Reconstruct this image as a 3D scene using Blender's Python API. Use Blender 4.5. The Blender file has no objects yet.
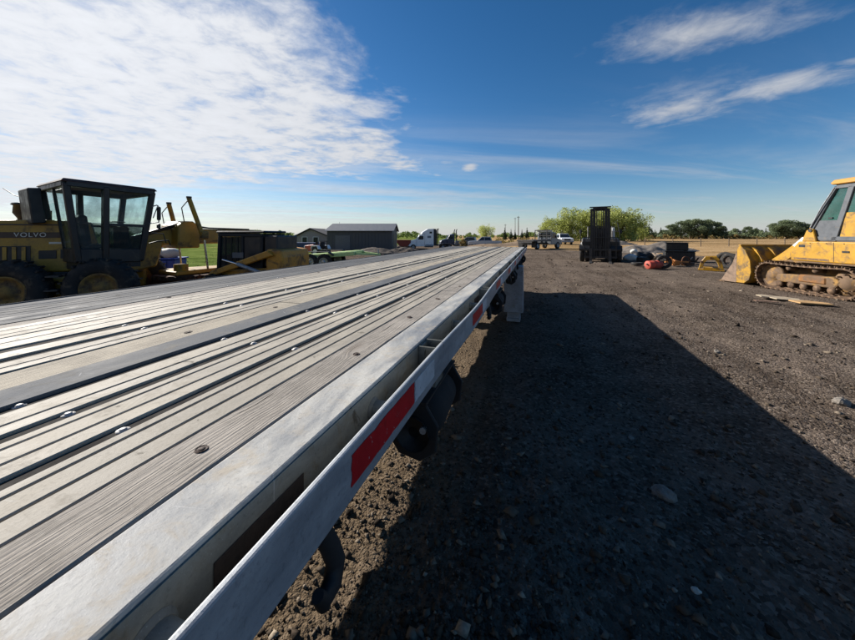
import bpy, math, random
import numpy as np
from mathutils import Matrix, Vector, Euler
random.seed(7); RNG = np.random.default_rng(11)
S = bpy.context.scene; COL = S.collection
R = math.radians
# ------------------------------------------------------------------ camera
H = 1.75; F = 330.0; HOR = 235.0
cam = bpy.data.cameras.new('camera'); camo = bpy.data.objects.new('camera', cam); COL.objects.link(camo)
camo.location = (0, 0, H); camo.rotation_euler = (R(90), 0, 0)
cam.sensor_width = 36; cam.lens = F / 855 * 36; cam.shift_y = -(320 - HOR) / 855
cam.clip_start = .02; cam.clip_end = 6000
S.camera = camo
S.view_settings.view_transform = 'Standard'; S.view_settings.look = 'None'
S.view_settings.exposure = 0.88; S.view_settings.gamma = 1
# ------------------------------------------------------------------ light
TH = math.atan((537.6 - 427.5) / F)               # trailer heading, right of the view axis
SUN_EL = R(27.2); SUN_AZ = R(-(74 - math.degrees(TH)))   # azimuth from +Y, clockwise positive
sd = Vector((math.sin(SUN_AZ) * math.cos(SUN_EL), math.cos(SUN_AZ) * math.cos(SUN_EL), math.sin(SUN_EL)))
sun = bpy.data.lights.new('sun', 'SUN'); sun.energy = 5.0; sun.angle = R(.5); sun.color = (1, .94, .86)
suno = bpy.data.objects.new('sun', sun); COL.objects.link(suno)
suno.rotation_euler = (-sd).to_track_quat('-Z', 'Y').to_euler(); suno.location = sd * 50
W = bpy.data.worlds.new('World'); S.world = W; W.use_nodes = True

class NT:
    def __init__(s, nt): s.nt = nt
    def n(s, t, **kw):
        o = s.nt.nodes.new(t)
        for k, v in kw.items(): setattr(o, k, v)
        return o
    def set(s, inp, v):
        if isinstance(v, bpy.types.NodeSocket): s.nt.links.new(v, inp)
        elif v is not None:
            if inp.type == 'RGBA' and len(v) == 3: v = (*v, 1)
            inp.default_value = v
    def m(s, op, a, b=None, c=None, clamp=False):
        o = s.n('ShaderNodeMath', operation=op, use_clamp=clamp)
        for i, v in enumerate((a, b, c)):
            if v is not None: s.set(o.inputs[i], v)
        return o.outputs[0]
    def v(s, op, a, b=None):
        o = s.n('ShaderNodeVectorMath', operation=op)
        s.set(o.inputs[0], a)
        if b is not None: s.set(o.inputs[1], b)
        return o.outputs['Value'] if op in ('LENGTH', 'DOT_PRODUCT', 'DISTANCE') else o.outputs[0]
    def xyz(s, a):
        o = s.n('ShaderNodeSeparateXYZ'); s.set(o.inputs[0], a); return o.outputs
    def comb(s, x, y, z):
        o = s.n('ShaderNodeCombineXYZ')
        for i, q in enumerate((x, y, z)): s.set(o.inputs[i], q)
        return o.outputs[0]
    def noise(s, vec, scale, detail=4, rough=.55, dist=0, col=False):
        o = s.n('ShaderNodeTexNoise'); s.set(o.inputs['Vector'], vec)
        o.inputs['Scale'].default_value = scale; o.inputs['Detail'].default_value = detail
        o.inputs['Roughness'].default_value = rough; o.inputs['Distortion'].default_value = dist
        return o.outputs['Color' if col else 'Fac']
    def vor(s, vec, scale, feat='F1', out='Distance', rnd=1):
        o = s.n('ShaderNodeTexVoronoi', feature=feat); s.set(o.inputs['Vector'], vec)
        o.inputs['Scale'].default_value = scale; o.inputs['Randomness'].default_value = rnd
        return o.outputs[out]
    def rng(s, x, a, b, c=0, d=1, smooth=True):
        o = s.n('ShaderNodeMapRange'); o.interpolation_type = 'SMOOTHSTEP' if smooth else 'LINEAR'
        for i, q in enumerate((x, a, b, c, d)): s.set(o.inputs[i], q)
        return o.outputs[0]
    def mix(s, f, a, b, mode='MIX'):
        o = s.n('ShaderNodeMix', data_type='RGBA', blend_type=mode)
        s.set(o.inputs[0], f); s.set(o.inputs[6], a); s.set(o.inputs[7], b); return o.outputs[2]
    def bump(s, h, strength=.3, dist=.01, nrm=None):
        o = s.n('ShaderNodeBump'); o.inputs['Strength'].default_value = strength
        o.inputs['Distance'].default_value = dist; s.set(o.inputs['Height'], h)
        if nrm: s.set(o.inputs['Normal'], nrm)
        return o.outputs[0]

def world():
    t = NT(W.node_tree); W.node_tree.nodes.clear()
    out = t.n('ShaderNodeOutputWorld'); bg = t.n('ShaderNodeBackground')
    ST = .050; bg.inputs['Strength'].default_value = ST
    sky = t.n('ShaderNodeTexSky', sky_type='NISHITA'); sky.sun_disc = False
    sky.sun_elevation = SUN_EL; sky.sun_rotation = SUN_AZ
    sky.air_density = 1.0; sky.dust_density = .25; sky.ozone_density = 3.5; sky.altitude = 600
    d = t.n('ShaderNodeTexCoord').outputs['Generated']
    x, y, z = t.xyz(d)
    zc = t.m('ADD', t.m('MAXIMUM', z, 0), .035)
    u = t.m('DIVIDE', x, zc); v = t.m('DIVIDE', y, zc)
    P = t.comb(u, v, 0)
    n1 = t.noise(P, 1.7, 9, .62, .25)
    n2 = t.noise(t.comb(t.m('MULTIPLY', u, 1.0), t.m('MULTIPLY', v, 1.6), 3.1), 1.5, 8, .63, .5)
    n3 = t.noise(P, 5.5, 7, .65, .4)
    # the large bank up on the sun's side
    s1 = t.m('MULTIPLY_ADD', t.m('SUBTRACT', v, 1.4), .17, t.m('SUBTRACT', -.50, u))
    s2 = t.m('MULTIPLY', t.m('SUBTRACT', 4.2, t.m('MULTIPLY_ADD', u, .35, v)), .55)
    sm = t.m('SMOOTH_MIN', s1, s2, .3)
    w1 = t.m('MULTIPLY_ADD', t.m('SUBTRACT', n1, .5), 2.0, sm)
    bank = t.rng(w1, -.16, .42)
    tex = t.m('MULTIPLY_ADD', n3, .55, t.m('MULTIPLY_ADD', n2, .30, t.m('MULTIPLY', t.noise(t.v('ADD', P, (5.2, 1.7, 0)), 2.6, 9, .6, .3), .45)))
    bank = t.m('MULTIPLY', bank, t.rng(t.m('ADD', tex, t.m('MULTIPLY', t.m('MINIMUM', t.m('MAXIMUM', sm, 0), 1), .06)), .47, .74, .30, 1))
    # separate small clouds
    def blob(cu, cv, ax, ay, ang, amp, soft, k=.95):
        du = t.m('SUBTRACT', u, cu); dv = t.m('SUBTRACT', v, cv); c, s_ = math.cos(ang), math.sin(ang)
        a = t.m('DIVIDE', t.m('ADD', t.m('MULTIPLY', du, c), t.m('MULTIPLY', dv, s_)), ax)
        b = t.m('DIVIDE', t.m('SUBTRACT', t.m('MULTIPLY', dv, c), t.m('MULTIPLY', du, s_)), ay)
        r = t.m('SQRT', t.m('ADD', t.m('MULTIPLY', a, a), t.m('MULTIPLY', b, b)))
        q = t.m('ADD', r, t.m('MULTIPLY', t.m('SUBTRACT', t.m('MULTIPLY_ADD', n3, .55, t.m('MULTIPLY', n1, .45)), .5), -3.0 * k))
        return t.rng(q, 1.0, 1.0 - soft, 0, amp)
    blobs = [blob(1.25, 1.50, .48, .24, -.25, .95, 1.3, .75), blob(1.76, 2.32, .46, .42, -.75, .92, 1.3, .8),
             blob(2.10, 2.0, .44, .34, -.5, .85, 1.3, .8), blob(1.55, 2.05, .45, .3, -.6, .38, 1.5), blob(.53, 4.15, .15, .36, 0, .9, .9, .6), blob(.24, 3.9, .18, .2, 0, .35, 1.0),
             blob(2.2, 1.7, .12, .07, -.3, .4, 1.0)]
    tot = bank
    for b in blobs: tot = t.m('MAXIMUM', tot, b)
    # thin streaks low over the horizon
    rot = t.comb(t.m('MULTIPLY_ADD', v, .05, t.m('MULTIPLY', u, .22)), t.m('MULTIPLY_ADD', u, -.22, t.m('MULTIPLY', v, .8)), 7)
    n4 = t.noise(rot, 1.0, 7, .6, .6)
    low = t.rng(z, .42, .10)
    lft = t.rng(u, 1.5, -5.0, 0, .22)
    cir = t.m('MULTIPLY', t.rng(t.m('ADD', n4, lft), .40, .78, 0, .70), low)
    hz = t.m('MAXIMUM', t.rng(z, .15, -.03, 0, .58), t.rng(z, .075, .0, 0, .80))
    tot = t.m('MAXIMUM', tot, t.m('MAXIMUM', cir, hz))
    tot = t.m('MULTIPLY', tot, t.rng(z, -.02, .0))
    dt = t.m('MAXIMUM', t.v('DOT_PRODUCT', d, tuple(sd)), 0)
    glow = t.m('MULTIPLY_ADD', t.m('POWER', dt, 3), .36, .70)
    shade = t.m('MULTIPLY', glow, t.rng(tex, .35, .85, .86, 1.06))
    # cloud light (relative to the background strength)
    cc = t.n('ShaderNodeVectorMath', operation='SCALE'); cc.inputs[0].default_value = (.91, .94, 1.0)
    t.set(cc.inputs['Scale'], t.m('MULTIPLY', shade, 0.475 / ST))
    hs = t.n('ShaderNodeHueSaturation'); hs.inputs['Saturation'].default_value = 1.26; hs.inputs['Value'].default_value = 1.14; t.set(hs.inputs['Color'], sky.outputs[0]); blue = hs.outputs[0]
    t.set(bg.inputs['Color'], t.mix(tot, blue, cc.outputs[0]))
    W.node_tree.links.new(bg.outputs[0], out.inputs['Surface'])
world()

# ------------------------------------------------------------------ helpers
def lin(h):
    h = h.lstrip('#'); q = [int(h[i:i + 2], 16) / 255 for i in (0, 2, 4)]
    return tuple(c / 12.92 if c <= .04045 else ((c + .055) / 1.055) ** 2.4 for c in q)
MATS = {}
def mat(name, col, rough=.6, metal=0, var=.25, scale=6, bump=.15, dist=.004, col2=None, dirt=None, dirt_amt=.5, stretch=None, spec=.5, dscale=None):
    """plain procedural surface: two-scale colour variation, optional dirt, fine relief"""
    if name in MATS: return MATS[name]
    m = bpy.data.materials.new(name); m.use_nodes = True; t = NT(m.node_tree)
    b = m.node_tree.nodes['Principled BSDF']
    co = t.n('ShaderNodeTexCoord').outputs['Object']
    if stretch: co = t.v('MULTIPLY', co, stretch)
    n1 = t.noise(co, scale, 6, .6); n2 = t.noise(co, scale * 7.3, 4, .6)
    f = t.m('MULTIPLY_ADD', n1, .65, t.m('MULTIPLY', n2, .35))
    c2 = col2 or tuple(c * (1 - var) for c in col)
    c1 = tuple(min(1, c * (1 + var * .6)) for c in col)
    c = t.mix(t.rng(f, .35, .65), c2, c1)
    ro = t.rng(n1, .3, .7, max(.04, rough - .1), min(1, rough + .12))
    if dirt:
        dn = t.noise(co, dscale or scale * .6, 8, .68, .4)
        k = t.rng(dn, .62 - dirt_amt * .35, .78 - dirt_amt * .3)
        c = t.mix(k, c, dirt); ro = t.m('MAXIMUM', ro, t.m('MULTIPLY', k, .8))
    t.set(b.inputs['Base Color'], c); t.set(b.inputs['Roughness'], ro); b.inputs['Metallic'].default_value = metal
    b.inputs['Specular IOR Level'].default_value = spec
    if bump: t.set(b.inputs['Normal'], t.bump(n2, bump, dist))
    MATS[name] = m; return m
def glass(name, tint, alpha=.5, rough=.03):
    m = bpy.data.materials.new(name); m.use_nodes = True; t = NT(m.node_tree); nt = m.node_tree; nt.nodes.clear()
    out = t.n('ShaderNodeOutputMaterial'); tr = t.n('ShaderNodeBsdfTransparent'); gl = t.n('ShaderNodeBsdfPrincipled')
    gl.inputs['Base Color'].default_value = (*[c * .15 for c in tint], 1); gl.inputs['Roughness'].default_value = rough
    tr.inputs['Color'].default_value = (*tint, 1)
    mx = t.n('ShaderNodeMixShader'); co = t.n('ShaderNodeTexCoord').outputs['Object']
    t.set(mx.inputs[0], t.rng(t.noise(co, 3, 5), .3, .7, alpha - .1, alpha + .12))
    nt.links.new(tr.outputs[0], mx.inputs[1]); nt.links.new(gl.outputs[0], mx.inputs[2]); nt.links.new(mx.outputs[0], out.inputs[0])
    return m
def leafmat(name, c1, c2, trans=.45):
    m = bpy.data.materials.new(name); m.use_nodes = True; t = NT(m.node_tree); nt = m.node_tree; nt.nodes.clear()
    out = t.n('ShaderNodeOutputMaterial'); g = t.n('ShaderNodeNewGeometry')
    oi = t.n('ShaderNodeObjectInfo').outputs['Random']
    f = t.m('MULTIPLY_ADD', oi, .35, t.m('MULTIPLY', g.outputs['Random Per Island'], .65))
    c = t.mix(f, c1, c2)
    df = t.n('ShaderNodeBsdfDiffuse'); tl = t.n('ShaderNodeBsdfTranslucent'); mx = t.n('ShaderNodeMixShader')
    t.set(df.inputs[0], c); t.set(tl.inputs[0], c); mx.inputs[0].default_value = trans
    nt.links.new(df.outputs[0], mx.inputs[1]); nt.links.new(tl.outputs[0], mx.inputs[2]); nt.links.new(mx.outputs[0], out.inputs[0])
    return m

class MB:
    """collects faces for one mesh"""
    def __init__(s, xf=None): s.v = []; s.f = []; s.sm = []; s.xf = xf or Matrix()
    def add(s, vs, fs, smooth=False):
        o = len(s.v); s.v += [tuple(s.xf @ Vector(p)) for p in vs]
        for f in fs: s.f.append([i + o for i in f]); s.sm.append(smooth)
        return s
    def box(s, x0, x1, y0, y1, z0, z1):
        return s.add([(x0, y0, z0), (x1, y0, z0), (x1, y1, z0), (x0, y1, z0), (x0, y0, z1), (x1, y0, z1), (x1, y1, z1), (x0, y1, z1)],
                     [(3, 2, 1, 0), (4, 5, 6, 7), (0, 1, 5, 4), (1, 2, 6, 5), (2, 3, 7, 6), (3, 0, 4, 7)])
    def cb(s, c, d, rot=None):
        M = Matrix.Translation(c) @ (Euler(rot).to_matrix().to_4x4() if rot else Matrix())
        p = [M @ Vector((d[0] / 2 * a, d[1] / 2 * b, d[2] / 2 * e)) for e in (-1, 1) for a, b in ((-1, -1), (1, -1), (1, 1), (-1, 1))]
        return s.add(p, [(3, 2, 1, 0), (4, 5, 6, 7), (0, 1, 5, 4), (1, 2, 6, 5), (2, 3, 7, 6), (3, 0, 4, 7)])
    def bar(s, p0, p1, w, h, up=(0, 0, 1)):
        p0, p1 = Vector(p0), Vector(p1); d = (p1 - p0).normalized(); up = Vector(up)
        if abs(d.dot(up)) > .97: up = Vector((0, 1, 0))
        r = d.cross(up).normalized() * w / 2; q = d.cross(r).normalized() * h / 2
        vs = [p + a * r + b * q for p in (p0, p1) for a, b in ((-1, -1), (1, -1), (1, 1), (-1, 1))]
        return s.add(vs, [(3, 2, 1, 0), (4, 5, 6, 7), (0, 1, 5, 4), (1, 2, 6, 5), (2, 3, 7, 6), (3, 0, 4, 7)])
    def cyl(s, p0, p1, r0, r1=None, n=14, caps=True):
        r1 = r0 if r1 is None else r1; p0, p1 = Vector(p0), Vector(p1); d = (p1 - p0).normalized()
        a = d.orthogonal().normalized(); b = d.cross(a)
        ring = lambda p, r: [p + r * (math.cos(2 * math.pi * i / n) * a + math.sin(2 * math.pi * i / n) * b) for i in range(n)]
        A, B = ring(p0, r0), ring(p1, r1)
        s.add(A + B, [(i, (i + 1) % n, n + (i + 1) % n, n + i) for i in range(n)], True)
        if caps: s.add(A, [tuple(reversed(range(n)))]); s.add(B, [tuple(range(n))])
        return s
    def tube(s, pts, r, n=8):
        pts = [Vector(p) for p in pts]; rings = []; prev = None
        rr = r if isinstance(r, (list, tuple)) else [r] * len(pts)
        for i, p in enumerate(pts):
            d = (pts[min(i + 1, len(pts) - 1)] - pts[max(i - 1, 0)]).normalized()
            a = d.orthogonal().normalized() if prev is None else (prev - d * prev.dot(d)).normalized()
            prev = a; b = d.cross(a)
            rings.append([p + rr[i] * (math.cos(2 * math.pi * k / n) * a + math.sin(2 * math.pi * k / n) * b) for k in range(n)])
        vs = [q for g in rings for q in g]; fs = []
        for i in range(len(pts) - 1):
            for k in range(n): fs.append((i * n + k, i * n + (k + 1) % n, (i + 1) * n + (k + 1) % n, (i + 1) * n + k))
        s.add(vs, fs, True); s.add(rings[0], [tuple(reversed(range(n)))]); s.add(rings[-1], [tuple(range(n))]); return s
    def prism(s, poly, a0, a1, axis='x'):
        """poly in the other two axes, extruded along axis"""
        mk = {'x': lambda a, p: (a, p[0], p[1]), 'y': lambda a, p: (p[0], a, p[1]), 'z': lambda a, p: (p[0], p[1], a)}[axis]
        n = len(poly); A = [mk(a0, p) for p in poly]; B = [mk(a1, p) for p in poly]
        ar = sum(poly[i][0] * poly[(i + 1) % n][1] - poly[(i + 1) % n][0] * poly[i][1] for i in range(n))
        fl = (ar > 0) ^ (axis == 'y') ^ (a1 < a0)
        side = [(i, (i + 1) % n, n + (i + 1) % n, n + i) for i in range(n)]; c0 = tuple(range(n)); c1 = tuple(range(n, 2 * n))
        fs = side + [tuple(reversed(c0)), c1]
        if not fl: fs = [tuple(reversed(f)) for f in fs]
        return s.add(A + B, fs)
    def lathe(s, prof, c=(0, 0, 0), axis='x', n=28, smooth=True):
        """prof: list of (offset along axis, radius)"""
        c = Vector(c); vs = []
        for o, r in prof:
            for k in range(n):
                a = 2 * math.pi * k / n; p = (o, r * math.cos(a), r * math.sin(a))
                if axis == 'y': p = (p[1], p[0], p[2])
                if axis == 'z': p = (p[1], p[2], p[0])
                vs.append(c + Vector(p))
        fs = []
        for i in range(len(prof) - 1):
            for k in range(n):
                f = (i * n + k, i * n + (k + 1) % n, (i + 1) * n + (k + 1) % n, (i + 1) * n + k)
                fs.append(f if axis != 'y' else f[::-1])
        return s.add(vs, fs, smooth)
    def blob(s, c, rad, nu=10, nv=7, jit=.15, seed=0):
        rn = random.Random(seed); vs = []; fs = []; c = Vector(c)
        for j in range(nv + 1):
            ph = math.pi * j / nv - math.pi / 2
            for i in range(nu):
                a = 2 * math.pi * i / nu; k = 1 + rn.uniform(-jit, jit) * .5 + jit * (math.sin(2 * a + seed) * math.cos(ph * 2 + seed * 2) + .8 * math.sin(3 * a + ph * 3 + seed * 5))
                if j in (0, nv): k = 1
                vs.append(c + Vector((rad[0] * k * math.cos(ph) * math.cos(a), rad[1] * k * math.cos(ph) * math.sin(a), rad[2] * k * math.sin(ph))))
        for j in range(nv):
            for i in range(nu): fs.append((j * nu + i, j * nu + (i + 1) % nu, (j + 1) * nu + (i + 1) % nu, (j + 1) * nu + i))
        return s.add(vs, fs, True)
    def build(s, name, m, parent=None, bevel=0, flat=False, seg=1, loc=None):
        me = bpy.data.meshes.new(name); me.from_pydata(s.v, [], s.f)
        if not flat: me.polygons.foreach_set('use_smooth', s.sm)
        me.materials.append(m); me.update()
        o = bpy.data.objects.new(name, me); COL.objects.link(o)
        if parent: o.parent = parent
        if loc: o.location = loc
        if bevel:
            b = o.modifiers.new('bevel', 'BEVEL'); b.width = bevel; b.segments = seg; b.limit_method = 'ANGLE'; b.angle_limit = R(50)
        return o
def tag(o, label=None, cat=None, group=None, kind=None):
    for k, v in (('label', label), ('category', cat), ('group', group), ('kind', kind)):
        if v: o[k] = v
    return o
def thing(name, label, cat, loc=(0, 0, 0), rz=0, group=None, scale=1):
    o = bpy.data.objects.new(name, None); COL.objects.link(o); o.location = loc; o.rotation_euler = (0, 0, rz)
    o.scale = (scale,) * 3; o.empty_display_size = .2
    return tag(o, label, cat, group)
def link_copy(src, parent=None, loc=None, rot=None, scale=None):
    c = src.copy(); COL.objects.link(c)
    if parent: c.parent = parent
    if loc is not None: c.location = loc
    if rot is not None: c.rotation_euler = rot
    if scale is not None: c.scale = scale
    return c
def ss(a, b, x):
    t = np.clip((np.asarray(x, float) - a) / (b - a), 0, 1); return t * t * (3 - 2 * t)
def vnoise(x, y, seed=0):
    xi = np.floor(x).astype(np.int64); yi = np.floor(y).astype(np.int64); xf = x - xi; yf = y - yi
    def h(a, b):
        n = (a * 374761393 + b * 668265263 + seed * 974634777) & 0xffffffff
        n = ((n ^ (n >> 13)) * 1274126177) & 0xffffffff
        return ((n ^ (n >> 16)) & 0xffff) / 65535.0
    u = xf * xf * (3 - 2 * xf); v = yf * yf * (3 - 2 * yf)
    return (h(xi, yi) * (1 - u) + h(xi + 1, yi) * u) * (1 - v) + (h(xi, yi + 1) * (1 - u) + h(xi + 1, yi + 1) * u) * v
CT, STh = math.cos(TH), math.sin(TH)
def terrain(x, y):
    x = np.asarray(x, float); y = np.asarray(y, float)
    q = x / np.maximum(y, 1)
    z = -.95 * ss(20, 62, y) * ss(.30, .05, q)
    X = x * CT - y * STh; s = x * STh + y * CT
    r = np.hypot(x, y); near = ss(60, 12, r)
    z = z + near * (.09 * (vnoise(x * .35, y * .35, 3) - .5) * ss(1, 6, r))
    # wheel ruts running along the trailer
    for c, w, d in ((2.9, .28, .035), (1.1, .3, .03), (4.4, .24, .04), (5.9, .26, .04), (.35, .25, .025)):
        off = X - c - .25 * (vnoise(s * .25, s * 0 + c, 9) - .5)
        z = z - near * d * np.exp(-(off / w) ** 2) * (.4 + .6 * vnoise(s * .7, X * 0 + c, 5))
    for yc, sl, wd, d in ((10.4, .06, .20, .045), (12.0, -.05, .24, .04), (14.6, .10, .3, .045), (8.3, .12, .16, .03), (7.2, -.08, .22, .03)):
        off = y - yc - sl * x - .5 * (vnoise(x * .3, x * 0 + yc, 31) - .5)
        z = z - near * ss(2.5, 4.5, x) * d * np.exp(-(off / wd) ** 2) * (.3 + .7 * vnoise(x * .9, x * 0 + yc, 33)) + near * ss(2.5, 4.5, x) * d * .5 * np.exp(-((off - 1.6 * wd) / (wd * .7)) ** 2)
    return z
def T(x, y): return float(terrain(np.array([x]), np.array([y]))[0])
def at(px, Y): return (px - 427.5) * Y / F
def zz(py, Y): return H + (HOR - py) * Y / F
# ------------------------------------------------------------------ ground
def ground_material():
    m = bpy.data.materials.new('yard_and_fields'); m.use_nodes = True; t = NT(m.node_tree); b = m.node_tree.nodes['Principled BSDF']
    p = t.n('ShaderNodeNewGeometry').outputs['Position']; x, y, z = t.xyz(p)
    big = t.noise(p, .35, 6, .6, .3); mid = t.noise(p, 2.4, 8, .68, .2); fine = t.noise(p, 26, 6, .7)
    peb = t.vor(p, 38, 'F1', 'Distance'); pcol = t.vor(p, 38, 'F1', 'Color'); peb2 = t.vor(p, 95); pc2 = t.vor(p, 95, 'F1', 'Color')
    # tracks run along the yard
    al = t.comb(t.m('MULTIPLY', t.m('SUBTRACT', t.m('MULTIPLY', x, CT), t.m('MULTIPLY', y, STh)), 1.6), t.m('MULTIPLY', t.m('ADD', t.m('MULTIPLY', x, STh), t.m('MULTIPLY', y, CT)), .12), 0)
    trk = t.noise(al, 1.2, 6, .6, .2)
    g = t.mix(t.rng(mid, .3, .7), lin('#3f3833'), lin('#6b625a'))
    g = t.mix(t.rng(big, .40, .62, 0, .7), g, lin('#7a7068')); g = t.mix(t.rng(t.noise(p, .8, 7, .66, .6), .56, .68, 0, .6), g, lin('#352e29'))
    g = t.mix(t.rng(trk, .5, .66, 0, .7), g, lin('#3a322c')); g = t.mix(t.rng(trk, .42, .30, 0, .5), g, lin('#7d736a'))
    g = t.mix(t.rng(fine, .35, .75, .0, .7), g, lin('#7a7067'))
    sx = t.n('ShaderNodeSeparateColor'); t.set(sx.inputs[0], pcol)
    g = t.mix(t.rng(sx.outputs[0], .72, .95, 0, .65), g, lin('#8b827a'))
    g = t.mix(t.rng(sx.outputs[1], .75, .95, 0, .6), g, lin('#2e2926'))
    # sandier strip of soil beside the trailer
    Xl = t.m('SUBTRACT', t.m('MULTIPLY', x, CT), t.m('MULTIPLY', y, STh))
    sand = t.m('MULTIPLY', t.rng(t.m('ADD', Xl, t.m('MULTIPLY', mid, .6)), .1, -.8), t.rng(y, 9, 5))
    g = t.mix(t.m('MULTIPLY', sand, .75), g, t.mix(fine, lin('#64584a'), lin('#7f725f')))
    # dry pasture on the right, beyond the yard
    wob = t.m('MULTIPLY', t.m('SUBTRACT', t.noise(p, .25, 6, .65), .5), 9)
    dn = t.noise(t.v('MULTIPLY', p, (.25, 1.2, 1)), .5, 8, .65)
    dry = t.mix(t.rng(dn, .35, .65), lin('#8b6f4a'), lin('#bda07a'))
    dry = t.mix(t.rng(t.noise(p, .06, 5), .45, .6, 0, .45), dry, lin('#6b5a3d'))
    kd = t.rng(t.m('ADD', t.m('SUBTRACT', y, t.m('MULTIPLY_ADD', t.m('MAXIMUM', t.m('SUBTRACT', 24, x), 0), 1.6, 26)), wob), -1, 2.5)
    kd = t.m('MULTIPLY', kd, t.rng(x, 8, 11))
    # green pasture on the left
    gn = t.noise(p, .5, 8, .68)
    gr = t.mix(t.rng(gn, .35, .65), lin('#4a5c2a'), lin('#788549'))
    gr = t.mix(t.rng(t.noise(p, .09, 5), .5, .65, 0, .5), gr, lin('#9a8f56'))
    kg = t.rng(t.m('ADD', t.m('SUBTRACT', t.m('MULTIPLY', y, -.30), x), t.m('MULTIPLY', wob, .4)), -.5, 1.5)
    kg = t.m('MULTIPLY', kg, t.rng(t.m('ADD', y, wob), 13, 16))
    kg = t.m('MAXIMUM', kg, t.m('MULTIPLY', t.rng(t.m('ADD', y, wob), 84, 96), t.rng(x, 30, 12)))
    g = t.mix(1.0, g, (.94, .89, .835), 'MULTIPLY'); c = t.mix(kd, g, dry); c = t.mix(kg, c, gr); c = t.mix(1.0, c, (.95, .95, .95), 'MULTIPLY')
    t.set(b.inputs['Base Color'], c); b.inputs['Roughness'].default_value = .95; b.inputs['Specular IOR Level'].default_value = .0
    h = t.m('ADD', t.m('MULTIPLY', peb, -.5), t.m('MULTIPLY', peb2, -.25)); h = t.m('MULTIPLY_ADD', mid, 1.2, h); h = t.m('MULTIPLY_ADD', fine, .6, h)
    t.set(b.inputs['Normal'], t.bump(h, .95, .035))
    return m
GM = ground_material()
def make_ground():
    rad = [.22]
    while rad[-1] < 1500: rad.append(rad[-1] * (1.019 if rad[-1] < 60 else 1.06))
    rad = np.array(rad)
    ang = np.radians(np.concatenate([np.arange(-64, 64, .36), np.arange(64, 296, 4)]))
    A, Q = np.meshgrid(ang, rad); xs = Q * np.sin(A); ys = Q * np.cos(A)
    zs = terrain(xs, ys); near = ss(28, 6, Q)
    lump = .034 * (vnoise(xs * 2.3, ys * 2.3, 1) - .5) + .026 * (vnoise(xs * 6.1, ys * 6.1, 2) - .5) + .014 * (vnoise(xs * 15, ys * 15, 4) - .5) + .008 * (vnoise(xs * 37, ys * 37, 6) - .5)
    zs = zs + near * lump
    n, k = A.shape; vs = np.stack([xs, ys, zs], -1).reshape(-1, 3)
    i, j = np.meshgrid(np.arange(n - 1), np.arange(k), indexing='ij'); j2 = (j + 1) % k
    fs = np.stack([i * k + j, i * k + j2, (i + 1) * k + j2, (i + 1) * k + j], -1).reshape(-1, 4)[:, ::-1]
    cen = vs[fs].mean(1); cx, cy = cen[:, 0], cen[:, 1]
    dry = (cy > 26 + 1.6 * np.maximum(24 - cx, 0)) & (cx > 9)
    grs = ((-.30 * cy - cx > .5) & (cy > 14.5)) | ((cy > 90) & (cx < 20))
    for name, sel, kind in (('gravel_yard', ~dry & ~grs, 1), ('dry_pasture', dry & ~grs, 1), ('grass_pasture', grs, 1)):
        f = fs[sel]; used, inv = np.unique(f, return_inverse=True); f = inv.reshape(-1, 4); v = vs[used]
        faces = [tuple(q) for q in f.tolist()]; vl = v.tolist()
        if name == 'gravel_yard':
            c0 = len(vl); vl.append([0, 0, 0]); ids = np.searchsorted(used, np.arange(k))
            faces += [(c0, int(ids[(q + 1) % k]), int(ids[q])) for q in range(k)]
        me = bpy.data.meshes.new(name); me.from_pydata(vl, [], faces); me.materials.append(GM)
        me.polygons.foreach_set('use_smooth', [True] * len(me.polygons)); me.update()
        o = bpy.data.objects.new(name, me); COL.objects.link(o); o['kind'] = 'structure'
make_ground()
def surf(x, y):
    x = np.asarray(x, float); y = np.asarray(y, float); Q = np.hypot(x, y)
    return terrain(x, y) + ss(28, 6, Q) * (.034 * (vnoise(x * 2.3, y * 2.3, 1) - .5) + .026 * (vnoise(x * 6.1, y * 6.1, 2) - .5) + .014 * (vnoise(x * 15, y * 15, 4) - .5))
def stone_material():
    m = bpy.data.materials.new('stones'); m.use_nodes = True; t = NT(m.node_tree); b = m.node_tree.nodes['Principled BSDF']
    g = t.n('ShaderNodeNewGeometry'); r = g.outputs['Random Per Island']
    c = t.mix(t.rng(r, 0, .55, 0, 1, False), lin('#2d2926'), lin('#5d554d')); c = t.mix(t.rng(r, .6, .92, 0, 1, False), c, lin('#8f877d')); c = t.mix(t.rng(r, .985, .995), c, lin('#b0a89c')); c = t.mix(1.0, c, (.70, .655, .60), 'MULTIPLY')
    c = t.mix(t.rng(t.noise(g.outputs['Position'], 60, 4), .4, .7, 0, .4), c, lin('#544a40'))
    t.set(b.inputs['Base Color'], c); b.inputs['Roughness'].default_value = .9; b.inputs['Specular IOR Level'].default_value = .05
    t.set(b.inputs['Normal'], t.bump(t.noise(g.outputs['Position'], 90, 4), .4, .005)); return m
STM = stone_material()
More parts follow.
